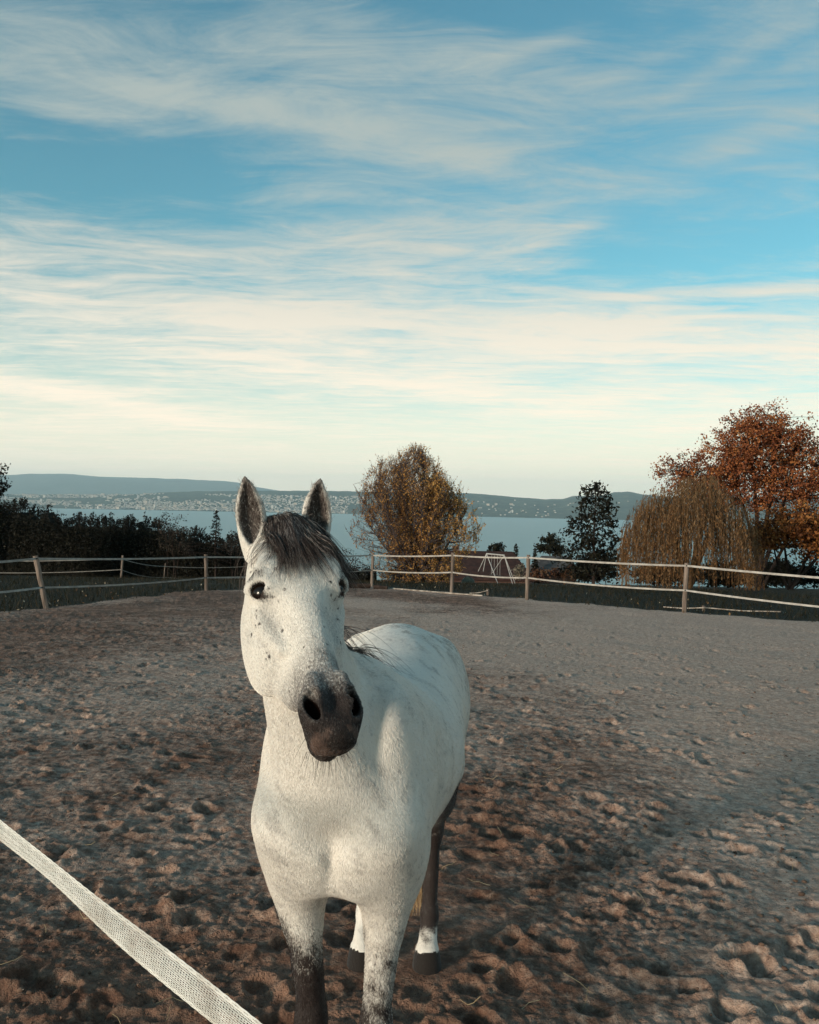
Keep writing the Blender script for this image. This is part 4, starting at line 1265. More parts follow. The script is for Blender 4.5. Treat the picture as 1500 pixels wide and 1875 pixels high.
def axis_coords(lo, hi, flo, fhi, fine, coarse):
    a = np.arange(lo, flo, coarse); b = np.arange(flo, fhi, fine); c = np.arange(fhi, hi + coarse, coarse)
    return np.concatenate([a, b, c])
class Field:
    def __init__(s):
        s.ax = [axis_coords(-0.56, 0.36, -0.43, -0.03, 0.0042, 0.010),
                axis_coords(1.38, 3.56, 1.38, 2.02, 0.0042, 0.010),
                axis_coords(-0.03, 1.97, 1.26, 1.97, 0.0042, 0.010)]
        s.v = np.full([len(a) for a in s.ax], 1.0, dtype=np.float32)
    def reg(s, lo, hi):
        sl = []
        for a, l, h in zip(s.ax, lo, hi):
            i0 = max(0, np.searchsorted(a, l) - 1); i1 = min(len(a), np.searchsorted(a, h) + 1)
            sl.append(slice(i0, i1))
        X, Y, Z = [a[q].astype(np.float32) for a, q in zip(s.ax, sl)]
        return tuple(sl), X[:, None, None], Y[None, :, None], Z[None, None, :]
    def put(s, sl, d, k, cut=False):
        a = s.v[sl]
        if cut:                                     # smooth max(a, -d)
            b = -d
            h = np.maximum(k - np.abs(a - b), 0) / k
            s.v[sl] = np.maximum(a, b) + h * h * k * 0.25
        else:
            h = np.maximum(k - np.abs(a - d), 0) / k
            s.v[sl] = np.minimum(a, d) - h * h * k * 0.25
    def loc(s, X, Y, Z, c, M):
        x, y, z = X - c[0], Y - c[1], Z - c[2]
        return [x * M[0, i] + y * M[1, i] + z * M[2, i] for i in range(3)]
    def ell(s, c, r, M=np.eye(3), k=0.03, cut=False):
        c = np.asarray(c, float); r = np.asarray(r, float)
        e = np.sqrt(((M * r[None, :]) ** 2).sum(1)) + k * 1.2 + 0.01
        sl, X, Y, Z = s.reg(c - e, c + e)
        p = s.loc(X, Y, Z, c, M)
        k0 = np.sqrt(sum((q / r_) ** 2 for q, r_ in zip(p, r))) + 1e-6
        k1 = np.sqrt(sum((q / r_ ** 2) ** 2 for q, r_ in zip(p, r))) + 1e-6
        s.put(sl, (k0 * (k0 - 1) / k1).astype(np.float32), k, cut)
    def cone(s, a, b, ra, rb, k=0.03, cut=False, flat=None):
        a = np.asarray(a, float); b = np.asarray(b, float)
        m = max(ra, rb) + k * 1.2 + 0.01
        sl, X, Y, Z = s.reg(np.minimum(a, b) - m, np.maximum(a, b) + m)
        ba = b - a
        x, y, z = X - a[0], Y - a[1], Z - a[2]
        h = np.clip((x * ba[0] + y * ba[1] + z * ba[2]) / (ba @ ba), 0, 1)
        d = np.sqrt((x - h * ba[0]) ** 2 + (y - h * ba[1]) ** 2 + (z - h * ba[2]) ** 2) - (ra + (rb - ra) * h)
        s.put(sl, d.astype(np.float32), k, cut)
    def loft(s, o, M, st, k=0.03, n=2.0, cut=False, off=None):
        """stations st: (u, top, bottom, half width, egg) along M[:,0]; M[:,1] is sideways, M[:,2] is top"""
        st = np.asarray(st, float); o = np.asarray(o, float)
        u0, u1 = st[0, 0], st[-1, 0]
        mw = max(np.abs(st[:, 1:4]).max(), 0.02) + k + 0.02
        cs = [o + M[:, 0] * u + M[:, 1] * a * mw + M[:, 2] * b * mw for u in (u0, u1) for a in (-1, 1) for b in (-1, 1)]
        sl, X, Y, Z = s.reg(np.min(cs, 0) - 0.02, np.max(cs, 0) + 0.02)
        u, t_, f = s.loc(X, Y, Z, o, M)
        uu = np.linspace(u0, u1, 200)
        tab = [smooth_interp(uu, st[:, 0], st[:, j]) for j in range(1, st.shape[1])]
        uc = np.clip(u, u0, u1)
        top, bot, hw = [np.interp(uc, uu, q) for q in tab[:3]]
        egg = np.interp(uc, uu, tab[3]) if st.shape[1] > 4 else 0.0
        if st.shape[1] > 5:
            t_ = t_ - np.interp(uc, uu, tab[4])
        b = np.maximum((top - bot) * 0.5, 0.002); c = (top + bot) * 0.5
        vn = np.clip((f - c) / b, -1.2, 1.2)
        a = np.maximum(hw * (1 + egg * vn), 0.002)
        p = np.abs(t_) / a; q = np.abs(f - c) / b
        r = (p ** n + q ** n) ** (1.0 / n) + 1e-6
        g = np.sqrt((p / a) ** 2 + (q / b) ** 2) / np.sqrt(p * p + q * q + 1e-9)
        d = (r - 1) / np.maximum(g, 1e-3)
        e = np.maximum(u0 - u, u - u1)
        d = np.where(e > 0, np.sqrt(np.maximum(d, 0) ** 2 + e ** 2) + np.minimum(d, 0) * 0, np.maximum(d, e))
        s.put(sl, d.astype(np.float32), k, cut)

def smooth_interp(x, xp, fp):
    """monotone-ish cubic through the stations"""
    m = np.gradient(fp, xp)
    i = np.clip(np.searchsorted(xp, x) - 1, 0, len(xp) - 2)
    h = xp[i + 1] - xp[i]; q = (x - xp[i]) / h
    return ((2 * q ** 3 - 3 * q ** 2 + 1) * fp[i] + (q ** 3 - 2 * q ** 2 + q) * h * m[i]
            + (-2 * q ** 3 + 3 * q ** 2) * fp[i + 1] + (q ** 3 - q ** 2) * h * m[i + 1])

def surface_nets(v, ax):
    ins = v < 0
    n = np.zeros([d - 1 for d in v.shape], dtype=np.int8)
    for i in (0, 1):
        for j in (0, 1):
            for k in (0, 1):
                n += ins[i:v.shape[0] - 1 + i, j:v.shape[1] - 1 + j, k:v.shape[2] - 1 + k]
    act = (n > 0) & (n < 8)
    I, J, K = np.nonzero(act)
    cid = np.full(act.shape, -1, dtype=np.int32)
    cid[I, J, K] = np.arange(len(I))
    corners = [(i, j, k) for i in (0, 1) for j in (0, 1) for k in (0, 1)]
    val = {c: v[I + c[0], J + c[1], K + c[2]] for c in corners}
    acc = np.zeros((len(I), 3)); cnt = np.zeros(len(I))
    for a in corners:
        for d in range(3):
            if a[d] == 1:
                continue
            b = list(a); b[d] = 1; b = tuple(b)
            va, vb = val[a], val[b]
            cr = (va < 0) != (vb < 0)
            q = np.where(cr, va / np.where(cr, va - vb, 1), 0)
            p = np.stack([np.full(len(I), a[e], float) if e != d else q for e in range(3)], 1)
            acc[cr] += p[cr]; cnt[cr] += 1
    acc /= cnt[:, None]
    idx = [I, J, K]
    V = np.stack([ax[e][idx[e]] + acc[:, e] * (ax[e][idx[e] + 1] - ax[e][idx[e]]) for e in range(3)], 1)
    F = []
    for d in range(3):
        o1, o2 = [(1, 2), (2, 0), (0, 1)][d]
        sa = [slice(None)] * 3; sb = [slice(None)] * 3
        sa[d] = slice(0, -1); sb[d] = slice(1, None)
        A, Bm = ins[tuple(sa)], ins[tuple(sb)]
        P = np.stack(np.nonzero(A != Bm), 1)
        ok = (P[:, o1] > 0) & (P[:, o2] > 0) & (P[:, o1] < v.shape[o1] - 1) & (P[:, o2] < v.shape[o2] - 1)
        P = P[ok]
        def cell(d1, d2):
            Q = P.copy(); Q[:, o1] += d1; Q[:, o2] += d2
            return cid[Q[:, 0], Q[:, 1], Q[:, 2]]
        q = np.stack([cell(-1, -1), cell(0, -1), cell(0, 0), cell(-1, 0)], 1)
        flip = ~A[P[:, 0], P[:, 1], P[:, 2]]
        q[flip] = q[flip][:, ::-1]
        F.append(q)
    return V, np.concatenate(F)

def relax(V, F, it=2, lam=0.5):
    E = np.concatenate([F[:, [0, 1]], F[:, [1, 2]], F[:, [2, 3]], F[:, [3, 0]]])
    for _ in range(it):
        acc = np.zeros_like(V); cnt = np.zeros(len(V))
        for c in range(3):
            acc[:, c] = np.bincount(E[:, 0], V[E[:, 1], c], len(V)) + np.bincount(E[:, 1], V[E[:, 0], c], len(V))
        cnt = np.bincount(E[:, 0], minlength=len(V)) + np.bincount(E[:, 1], minlength=len(V))
        V = V + lam * (acc / cnt[:, None] - V)
    return V

EYE = (0.166, 0.0755, -0.036)                        # eye centre in the head's frame
EAR = []
def build_field():
    g = Field()
    # trunk
    g.loft(HO, HB, [(-1.19, 1.10, 0.96, 0.05, 0), (-1.13, 1.23, 0.84, 0.16, 0), (-1.02, 1.295, 0.80, 0.225, -.05),
                    (-0.86, 1.325, 0.79, 0.250, -.08), (-0.70, 1.318, 0.79, 0.258, -.06), (-0.50, 1.285, 0.765, 0.270, .0),
                    (-0.30, 1.275, 0.755, 0.276, .04), (-0.12, 1.315, 0.765, 0.248, .02), (0.0, 1.365, 0.785, 0.205, -.10),
                    (0.10, 1.330, 0.800, 0.172, -.15), (0.165, 1.22, 0.825, 0.135, -.1), (0.215, 1.08, 0.90, 0.07, 0)], k=0.05, n=2.0)
    for sg in (-1, 1):
        # scapula, upper arm, point of shoulder
        Ms = HB @ rot_y(R(22))
        g.ell(B(0.05, 0.122 * sg, 1.05), (0.115, 0.068, 0.25), Ms, 0.12)
        g.ell(B(0.135, 0.114 * sg, 0.985), (0.095, 0.076, 0.115), HB, 0.06)
        g.cone(B(0.15, 0.120 * sg, 0.98), B(0.01, 0.128 * sg, 0.84), 0.070, 0.068, 0.06)
        # pectorals
        g.ell(B(0.148, 0.056 * sg, 0.905), (0.062, 0.060, 0.105), HB, 0.06)
        g.cone(B(0.150, 0.112 * sg, 0.96), B(0.085, 0.112 * sg, 0.80), 0.056, 0.050, 0.07)
        # fore leg
        ft = {1: 0.090, -1: -0.078}[sg]
        fx = {1: 0.045, -1: 0.050}[sg]
        g.cone(B(0.065, 0.122 * sg, 0.88), B(fx, 0.104 * sg, 0.68), 0.066, 0.045, 0.07)
        g.cone(B(0.060, 0.114 * sg, 0.78), B(fx, ft, 0.47), 0.050, 0.036, 0.03)
        g.ell(B(0.066, 0.114 * sg, 0.745), (0.034, 0.038, 0.075), HB, 0.03)
        g.ell(B(fx + 0.006, ft, 0.425), (0.040, 0.043, 0.055), HB, 0.03)
        g.cone(B(fx, ft, 0.40), B(fx, ft, 0.19), 0.030, 0.027, 0.03)
        g.ell(B(fx - 0.004, ft, 0.165), (0.038, 0.034, 0.04), HB, 0.02)
        g.cone(B(fx, ft, 0.15), B(fx + 0.055, ft, 0.075), 0.031, 0.034, 0.02)
        g.loft(B(fx + 0.055, ft, 0), HB @ np.array([[0, 0, 1.], [0, 1, 0], [1, 0, 0]]).T,
               [(-0.005, 0.062, -0.060, 0.060, 0), (0.04, 0.052, -0.054, 0.053, 0), (0.078, 0.040, -0.046, 0.045, 0)], 0.008)
        # hind leg
        ht = {1: 0.116, -1: -0.132}[sg]
        hs = {1: -0.05, -1: -0.03}[sg]
        g.ell(B(-0.93, 0.155 * sg, 1.02), (0.19, 0.095, 0.24), HB @ rot_y(R(-12)), 0.07)
        g.ell(B(-1.05, 0.125 * sg, 1.00), (0.10, 0.09, 0.20), HB, 0.06)
        g.ell(B(-0.80, 0.140 * sg, 0.87), (0.10, 0.075, 0.12), HB, 0.07)
        kn = 0.5 * (0.16 * sg + ht)
        g.cone(B(-0.86, 0.145 * sg, 0.82), B(-1.03 + hs, kn, 0.62), 0.105, 0.062, 0.05)
        g.cone(B(-1.00 + hs, kn, 0.66), B(-1.09 + hs, ht, 0.50), 0.066, 0.042, 0.04)
        g.ell(B(-1.125 + hs, ht, 0.535), (0.03, 0.026, 0.045), HB, 0.03)
        g.ell(B(-1.085 + hs, ht, 0.475), (0.045, 0.040, 0.06), HB, 0.03)
        g.cone(B(-1.085 + hs, ht, 0.47), B(-1.045 + hs, ht, 0.20), 0.034, 0.029, 0.02)
        g.ell(B(-1.045 + hs, ht, 0.175), (0.040, 0.036, 0.042), HB, 0.02)
        g.cone(B(-1.04 + hs, ht, 0.155), B(-0.985 + hs, ht, 0.08), 0.032, 0.037, 0.02)
        g.loft(B(-0.98 + hs, ht, 0), HB @ np.array([[0, 0, 1.], [0, 1, 0], [1, 0, 0]]).T,
               [(-0.005, 0.062, -0.058, 0.058, 0), (0.04, 0.052, -0.052, 0.052, 0), (0.080, 0.040, -0.044, 0.044, 0)], 0.008)
    # groove between the pectorals, hollow above the breast
    g.ell(B(0.228, 0.0, 0.89), (0.022, 0.007, 0.075), HB, 0.035, cut=True)
    g.ell(B(0.262, 0.0, 1.03), (0.045, 0.05, 0.06), HB, 0.06, cut=True)
    for sg in (-1, 1):
        g.cone(HD(0.24, 0.058 * sg, -0.245), B(0.232, 0.062 * sg, 1.06), 0.010, 0.014, 0.035, cut=True)     # jugular groove
        g.cone(B(-0.085, 0.245 * sg, 1.12), B(-0.06, 0.205 * sg, 0.86), 0.010, 0.012, 0.06, cut=True)       # behind the shoulder
    # dock
    g.cone(B(-1.13, 0, 1.20), B(-1.21, 0, 1.05), 0.045, 0.03, 0.05)
    # neck: from behind the poll to the shoulders
    A = HD(0.045, 0, -0.105); Bn = B(0.03, 0.0, 1.06)
    ax_ = Bn - A; ln = np.linalg.norm(ax_); n0 = ax_ / ln
    side = HL - n0 * (HL @ n0); side /= np.linalg.norm(side)
    up = np.cross(n0, side)
    if up[2] < 0:
        up = -up
    Mn = np.stack([n0, side, up], 1)
    g.loft(A, Mn, [(-0.02, 0.095, -0.07, 0.050, 0), (0.06, 0.115, -0.095, 0.062, -.1), (0.2 * ln + .04, 0.135, -0.115, 0.075, -.2),
                   (0.45 * ln, 0.150, -0.150, 0.095, -.28), (0.7 * ln, 0.170, -0.185, 0.118, -.28), (0.9 * ln, 0.185, -0.20, 0.140, -.25),
                   (1.05 * ln, 0.19, -0.18, 0.15, -.2)], k=0.055, n=2.0)
    # windpipe line and the muscle each side of it
    g.cone(HD(0.17, 0, -0.205), B(0.185, 0, 1.06), 0.042, 0.055, 0.05)
    for sg in (-1, 1):
        g.cone(HD(0.12, 0.03 * sg, -0.17), B(0.175, 0.068 * sg, 1.02), 0.035, 0.048, 0.045)
    # head
    g.loft(HP, HR, [(lm(q[0]),) + q[1:] for q in [(-0.035, -0.045, -0.10, 0.026, 0), (0.0, -0.020, -0.15, 0.052, 0), (0.05, 0.000, -0.185, 0.067, .05), (0.10, 0.010, -0.20, 0.076, .06),
                    (0.16, 0.012, -0.205, 0.079, .02), (0.22, 0.007, -0.20, 0.070, -.08), (0.30, 0.001, -0.165, 0.058, -.25),
                    (0.37, -0.004, -0.135, 0.049, -.25), (0.43, -0.008, -0.118, 0.045, -.15), (0.49, -0.012, -0.112, 0.045, -.05), (0.535, -0.020, -0.105, 0.045, 0),
                    (0.570, -0.036, -0.092, 0.036, 0)]], k=0.02, n=2.35)
    for sg in (-1, 1):
        g.ell(HD(0.205, 0.066 * sg, -0.150), (0.118, 0.036, 0.095), HR, 0.04)            # jowl
        g.cone(HD(0.26, 0.040 * sg, -0.185), HD(0.40, 0.028 * sg, -0.125), 0.028, 0.020, 0.04)   # jaw bar
        g.ell(HD(0.155, 0.071 * sg, -0.032), (0.046, 0.026, 0.034), HR, 0.04)            # orbit
        g.cone(HD(0.125, 0.070 * sg, -0.006), HD(0.155, 0.094 * sg, -0.024), 0.012, 0.010, 0.026)   # brow
        g.cone(HD(0.205, 0.083 * sg, -0.068), HD(0.315, 0.058 * sg, -0.058), 0.014, 0.009, 0.020)  # facial crest
        g.ell(HD(0.085, 0.064 * sg, -0.045), (0.050, 0.020, 0.045), HR, 0.05)            # temple
        g.ell(HD(0.098, 0.092 * sg, -0.028), (0.018, 0.008, 0.014), HR, 0.03, cut=True)  # hollow above the eye
        g.ell(HD(0.265, 0.078 * sg, -0.020), (0.055, 0.017, 0.026), HR, 0.035, cut=True)  # hollow in front of the eye
        # nostril wings
        g.ell(HD(0.500, 0.039 * sg, -0.034), (0.043, 0.021, 0.034), HR, 0.016)
        g.ell(HD(0.505, 0.030 * sg, -0.024), (0.030, 0.014, 0.018), HR, 0.016)
        g.cone(HD(0.44, 0.030 * sg, -0.016), HD(0.50, 0.026 * sg, -0.016), 0.012, 0.010, 0.02)
    g.ell(HD(0.545, 0, -0.056), (0.036, 0.042, 0.042), HR, 0.022)                        # upper lip
    g.ell(HD(0.522, 0, -0.114), (0.040, 0.032, 0.026), HR, 0.010)                        # lower lip and chin
    g.ell(HD(0.470, 0, -0.120), (0.030, 0.026, 0.018), HR, 0.02)
    for sg in (-1, 1):
        # mouth line
        g.cone(HD(0.450, 0.047 * sg, -0.086), HD(0.550, 0.040 * sg, -0.097), 0.0035, 0.004, 0.006, cut=True)
        # nostril
        Mr = HR @ rot_z(R(-14 * sg)) @ rot_x(R(0))
        g.ell(HD(0.506, 0.0435 * sg, -0.014), (0.031, 0.0125, 0.030), Mr @ rot_x(R(-35 * sg)), 0.006, cut=True)
        g.ell(HD(0.486, 0.037 * sg, -0.005), (0.016, 0.0085, 0.018), Mr @ rot_x(R(-35 * sg)), 0.006, cut=True)
        # eye opening
        ec = HD(EYE[0] + 0.001, (EYE[1] + 0.014) * sg, EYE[2] + 0.016)
        Me = HR @ rot_x(R(-45 * sg)) @ rot_y(R(16))
        g.ell(ec, (0.0108, 0.0200, 0.0275), Me, 0.006, cut=True)
        g.cone(HD(0.132, 0.072 * sg, 0.004), HD(0.136, 0.094 * sg, -0.014), 0.0025, 0.003, 0.014, cut=True)
        # lids
        arc = [HD(EYE[0] - 0.009 - 0.010 * math.cos(q), (EYE[1] + 0.016 - 0.019 * math.sin(q)) * sg, EYE[2] + 0.014 + 0.021 * math.sin(q)) for q in (-1.1, -0.55, 0, 0.55, 1.1)]
        for p_, q_ in zip(arc[:-1], arc[1:]):
            g.cone(p_, q_, 0.0065, 0.0065, 0.010)
    # ears
    for sg in (-1, 1):
        base = HD(0.000, 0.071 * sg + 0.007, -0.060)
        tip = base + np.array([0.010 * sg - 0.004, -0.030, 0.158])
        e0 = tip - base; L_ = np.linalg.norm(e0); e0 /= L_
        fr = np.array([0.10 + 0.22 * sg, -1.0, 0.0]); fr -= e0 * (fr @ e0); fr /= np.linalg.norm(fr)
        e1 = np.cross(fr, e0)
        Me = np.stack([e0, e1, fr], 1)
        EAR.append((base, Me, L_))
        w_ = 1.18
        st = [(-0.03, 0.026, -0.026, 0.022, 0, 0), (0.01, 0.026, -0.026, 0.025 * w_, 0, 0), (0.045, 0.022, -0.022, 0.0285 * w_, 0, 0), (0.075, 0.019, -0.019, 0.0290 * w_, 0, 0),
              (0.108, 0.015, -0.014, 0.0240 * w_, 0, 0), (0.134, 0.010, -0.009, 0.0145 * w_, 0, -0.002 * sg), (0.152, 0.006, -0.005, 0.0065 * w_, 0, -0.004 * sg), (L_, 0.002, -0.002, 0.002, 0, -0.006 * sg)]
        g.loft(base, Me, st, 0.014, 2.0)
        ci = [(0.010, 0.030, 0.010, 0.004, 0), (0.030, 0.034, -0.004, 0.013 * w_, 0), (0.052, 0.036, -0.010, 0.0195 * w_, 0), (0.075, 0.034, -0.010, 0.0205 * w_, 0), (0.103, 0.026, -0.005, 0.0160 * w_, 0), (0.128, 0.02, 0.0, 0.0085 * w_, 0), (0.147, 0.012, 0.003, 0.003, 0)]
        g.loft(base, Me, ci, 0.005, 2.0, cut=True)
    return g
def rot_x(a):
    c, s = math.cos(a), math.sin(a); return np.array([[1, 0, 0], [0, c, -s], [0, s, c]])
def rot_y(a):
    c, s = math.cos(a), math.sin(a); return np.array([[c, 0, s], [0, 1, 0], [-s, 0, c]])
def rot_z(a):
    c, s = math.cos(a), math.sin(a); return np.array([[c, -s, 0], [s, c, 0], [0, 0, 1]])

def coat_material():
    m, t = material('horse_coat')
    tc = t.n('ShaderNodeTexCoord')
    P = (tc, 'Object')
    A = lambda nm: (t.n('ShaderNodeAttribute', attribute_name=nm), 'Fac')
    n_big = t.noise(P, 9.0, 4, 0.6)
    n_dap = t.noise(P, 34.0, 3, 0.6)
    n_fine = t.noise(P, 210.0, 3, 0.7)
    mph = t.n('ShaderNodeMapping', {'Vector': P, 'Scale': (420, 420, 60)})
    n_hair = t.noise(mph, 1.0, 3, 0.6)
    white = t.mix(t.ss((n_big, 0), 0.35, 0.7), rgb(0.74, 0.70, 0.64), rgb(0.66, 0.63, 0.58))
    # grey dapple
    dap = t.m('MULTIPLY', t.ss((n_dap, 0), 0.52, 0.72), t.ss((n_big, 0), 0.42, 0.62))
    c = t.mix(t.m('MULTIPLY', dap, 0.40), white, rgb(0.33, 0.32, 0.33))
    # short grey ticking of the hair
    tick = t.ss((n_hair, 0), 0.58, 0.75)
    c = t.mix(t.m('MULTIPLY', tick, 0.28), c, rgb(0.30, 0.28, 0.27))
    # dirt and warm stain
    st = t.m('MULTIPLY', A('stain'), t.ss((n_dap, 0), 0.35, 0.65))
    c = t.mix(t.m('MULTIPLY', st, 0.75), c, rgb(0.20, 0.145, 0.105))
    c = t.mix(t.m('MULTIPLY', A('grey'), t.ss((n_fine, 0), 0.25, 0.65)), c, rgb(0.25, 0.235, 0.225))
    # flea-bitten specks
    vo = t.n('ShaderNodeTexVoronoi', {'Vector': P, 'Scale': 46.0, 'Randomness': 1.0})
    sep = t.n('ShaderNodeSeparateColor', {0: (vo, 'Color')})
    rad = t.ss((sep, 0), 0.80, 1.0, 0.0, 0.22)
    sp = t.m('LESS_THAN', (vo, 'Distance'), rad)
    c = t.mix(t.m('MULTIPLY', sp, t.m('MULTIPLY', A('speck'), 0.9)), c, rgb(0.055, 0.038, 0.033))
    # dark points: muzzle, legs, ears, eye rims with painted brow shading
    dk = t.m('ADD', A('dark'), t.m('MULTIPLY', t.m('SUBTRACT', (n_fine, 0), 0.5), 1.1))
    dk = t.m('ADD', dk, t.m('MULTIPLY', t.m('SUBTRACT', (n_dap, 0), 0.5), 0.6))
    dkf = t.ss(dk, 0.12, 0.90)
    dcol = t.mix(t.ss((n_fine, 0), 0.4, 0.7), rgb(0.012, 0.0065, 0.0055), rgb(0.032, 0.020, 0.017))
    c = t.mix(t.m('MULTIPLY', dkf, t.ss(A('dark'), 0.02, 0.15)), c, dcol)
    c = t.mix(t.ss(A('pink'), 0.2, 0.9), c, t.mix(t.ss((n_fine, 0), 0.4, 0.6), rgb(0.12, 0.074, 0.056), rgb(0.07, 0.043, 0.035)))
    c = t.mix(t.ss(A('hoof'), 0.4, 0.6), c, rgb(0.010, 0.0065, 0.005))
    c = t.mix(t.m('MULTIPLY', A('rim'), t.ss((n_fine, 0), 0.15, 0.45)), c, rgb(0.034, 0.021, 0.017))
    c = t.mix(t.m('MULTIPLY', t.ss(A('mark'), 0.30, 0.75), 0.85), c, rgb(0.040, 0.025, 0.021))
    c = t.mix(A('hole'), c, rgb(0.006, 0.0035, 0.003))
    hgt = t.m('ADD', t.m('MULTIPLY', (n_hair, 0), 0.6), t.m('MULTIPLY', (n_fine, 0), 0.4))
    finish(t, c, t.ss(A('dark'), 0.3, 1.0, 0.72, 0.5), hgt, 0.0035, t.m('MULTIPLY', t.m('SUBTRACT', 1.0, A('hole')), 0.25), **{'Sheen Weight': t.m('MULTIPLY', t.m('SUBTRACT', 1.0, A('hole')), 0.2), 'Sheen Roughness': 0.5})
    return m
def hair_material(name, c1, c2, c3):
    m, t = material(name)
    a = t.n('ShaderNodeAttribute', attribute_name='rnd')
    ramp = t.n('ShaderNodeValToRGB', {0: (a, 'Fac')})
    cr = ramp.color_ramp
    cr.elements[0].color = c1; cr.elements[1].color = c3
    e = cr.elements.new(0.7); e.color = c2
    finish(t, (ramp, 0), 0.45, None, spec=0.35)
    return m

def build_horse():
    rng = np.random.default_rng(5)
    g = build_field()
    V, F = surface_nets(g.v, g.ax)
    V = relax(V, F, 2, 0.45)
    root = empty('horse', (HO[0], HO[1], 0))
    tag(root, 'white grey horse with dark muzzle and dark forelock standing in the sandy paddock', 'horse')
    inv = Vector((-HO[0], -HO[1], 0))
    off = np.array(HO) * np.array([1, 1, 0])
    body = mesh_obj('body', V - off, F, coat_material(), root, smooth=True)
    # ---- colouring attributes
    hl, ht, hf = [(V - HP) @ e for e in (E_L, E_T, E_F)]
    hl = np.where(hl < 0.16, hl, 0.16 + (hl - 0.16) / 0.885)
    bs, bt = (V - HO) @ HF, (V - HO) @ HL
    z = V[:, 2]
    n1 = fbm(V[:, 0] * 16 + V[:, 2] * 9, V[:, 1] * 16 + V[:, 2] * 11, 4, 3) - 0.5
    n2 = fbm(V[:, 0] * 45 + V[:, 2] * 31, V[:, 1] * 45 - V[:, 2] * 37, 3, 8) - 0.5
    head = (hl > -0.03) & (hl < 0.62) & (np.abs(ht) < 0.14) & (hf > -0.28) & (hf < 0.06)
    dark = np.zeros(len(V)); pink = np.zeros(len(V)); stain = np.zeros(len(V)); speck = np.full(len(V), 0.25); hole = np.zeros(len(V)); hoof = np.zeros(len(V)); rim = np.zeros(len(V)); mark = np.zeros(len(V)); grey = np.zeros(len(V))
    ml = hl + 0.09 * n1 - 0.22 * np.maximum(-0.06 - hf, 0)
    mz = 0.50 * sst(ml, 0.335, 0.44) + 0.50 * sst(ml, 0.43, 0.53)
    dark = np.where(head, np.maximum(dark, mz * 0.95), dark)
    pink = np.where(head, sst(hl, 0.545, 0.57) * sst(hf, -0.10, -0.075) * sst(n1, -0.1, 0.1) * 0.9, pink)
    speck = np.where(head, 0.9, speck)
    for sg in (-1, 1):
        d_ = np.sqrt(((hl - 0.500) / 0.034) ** 2 + ((ht - 0.052 * sg) / 0.022) ** 2 + ((hf + 0.022) / 0.024) ** 2)
        ec = HD(EYE[0] - 0.004, EYE[1] * sg, EYE[2] + 0.006)
        de = np.linalg.norm(V - ec, axis=1)
        rim = np.maximum(rim, sst(de + 0.010 * n2, 0.0310, 0.0255))
        up_ = HD(EYE[0] - 0.026, (EYE[1] + 0.010) * sg, EYE[2] + 0.022)
        rim = np.maximum(rim, 0.85 * sst(np.linalg.norm(V - up_, axis=1) + 0.02 * n2, 0.027, 0.012))  # dark skin above the eye, with upper-lid and brow shading painted in
        base, Me, L_ = EAR[0 if sg < 0 else 1]
        eh, et, ef = [(V - base) @ Me[:, i] for i in range(3)]
        inear = (eh > 0.0) & (eh < L_ + 0.01) & (np.abs(et) < 0.05) & (np.abs(ef) < 0.05)
        hwl = np.interp(eh, [0.0, 0.025, 0.06, 0.09, 0.125, 0.155], [0.006, 0.017, 0.027, 0.026, 0.015, 0.004])
        core = sst(np.abs(et) / hwl, 1.18, 0.78) * (ef > -0.016) * sst(ef, 0.020, 0.012)
        rim = np.where(inear, np.maximum(rim, core * 0.93), rim)
        rim = np.where(inear & (eh > 0.148), 0.8, rim)
    # inside of the nostrils
    for sg in (-1, 1):
        q = (V - HD(0.506, 0.0415 * sg, -0.018)) @ HR @ rot_z(R(-14 * sg)) @ rot_x(R(-35 * sg))
        qq = np.sqrt((q[:, 0] / 0.029) ** 2 + (q[:, 1] / 0.0125) ** 2 + (q[:, 2] / 0.030) ** 2)
        hole = np.maximum(hole, sst(qq, 1.10, 0.92))
    # legs
    fore = (bs > -0.25)
    legd_f = sst(z + 0.16 * n1 + 0.06 * n2, 0.72, 0.56)
    right = bt < 0
    legd_f = np.where(right, sst(z + 0.20 * n1 + 0.1 * n2, 0.755, 0.53), 0.92 * sst(z + 0.30 * n1 + 0.15 * n2, 0.80, 0.36))
    dark = np.where(fore & (z < 0.8), np.maximum(dark, legd_f), dark)
    hindl = sst(z + 0.12 * n1, 0.86, 0.70)
    hd = hindl * np.where(z < 0.26, sst(z + 0.05 * n1, 0.095, 0.145), 1.0) * np.where(right, sst(z, 0.35, 0.6), 1.0)
    hd = hd * sst(bs, -0.72, -0.84) * (1 - 0.18 * sst(n2, 0.0, 0.2))
    dark = np.where(~fore & (z < 0.9), np.maximum(dark, hd), dark)
    hoof = (z < 0.074).astype(float)
    # dirt on the croup and flank
    stain = np.maximum(stain, sst(bs, -0.55, -0.80) * sst(z, 1.10, 1.28) * sst(n1 + 0.6 * n2, -0.06, 0.16))
    stain = np.maximum(stain, sst(bs, -0.68, -0.90) * sst(bt, 0.10, 0.20) * sst(n1 + 0.6 * n2, -0.10, 0.14))
    stain = np.maximum(stain, sst(n1 + n2, 0.20, 0.42) * 0.35)
    stain = np.maximum(stain, np.where(z < 0.95, sst(z + 0.2 * n1, 0.92, 0.62) * 0.5, 0) * fore)
    # single dark moles on the face, found where a line of sight meets the coat
    bvh = BVHTree.FromPolygons([tuple(v) for v in V], [tuple(int(i) for i in f) for f in F])
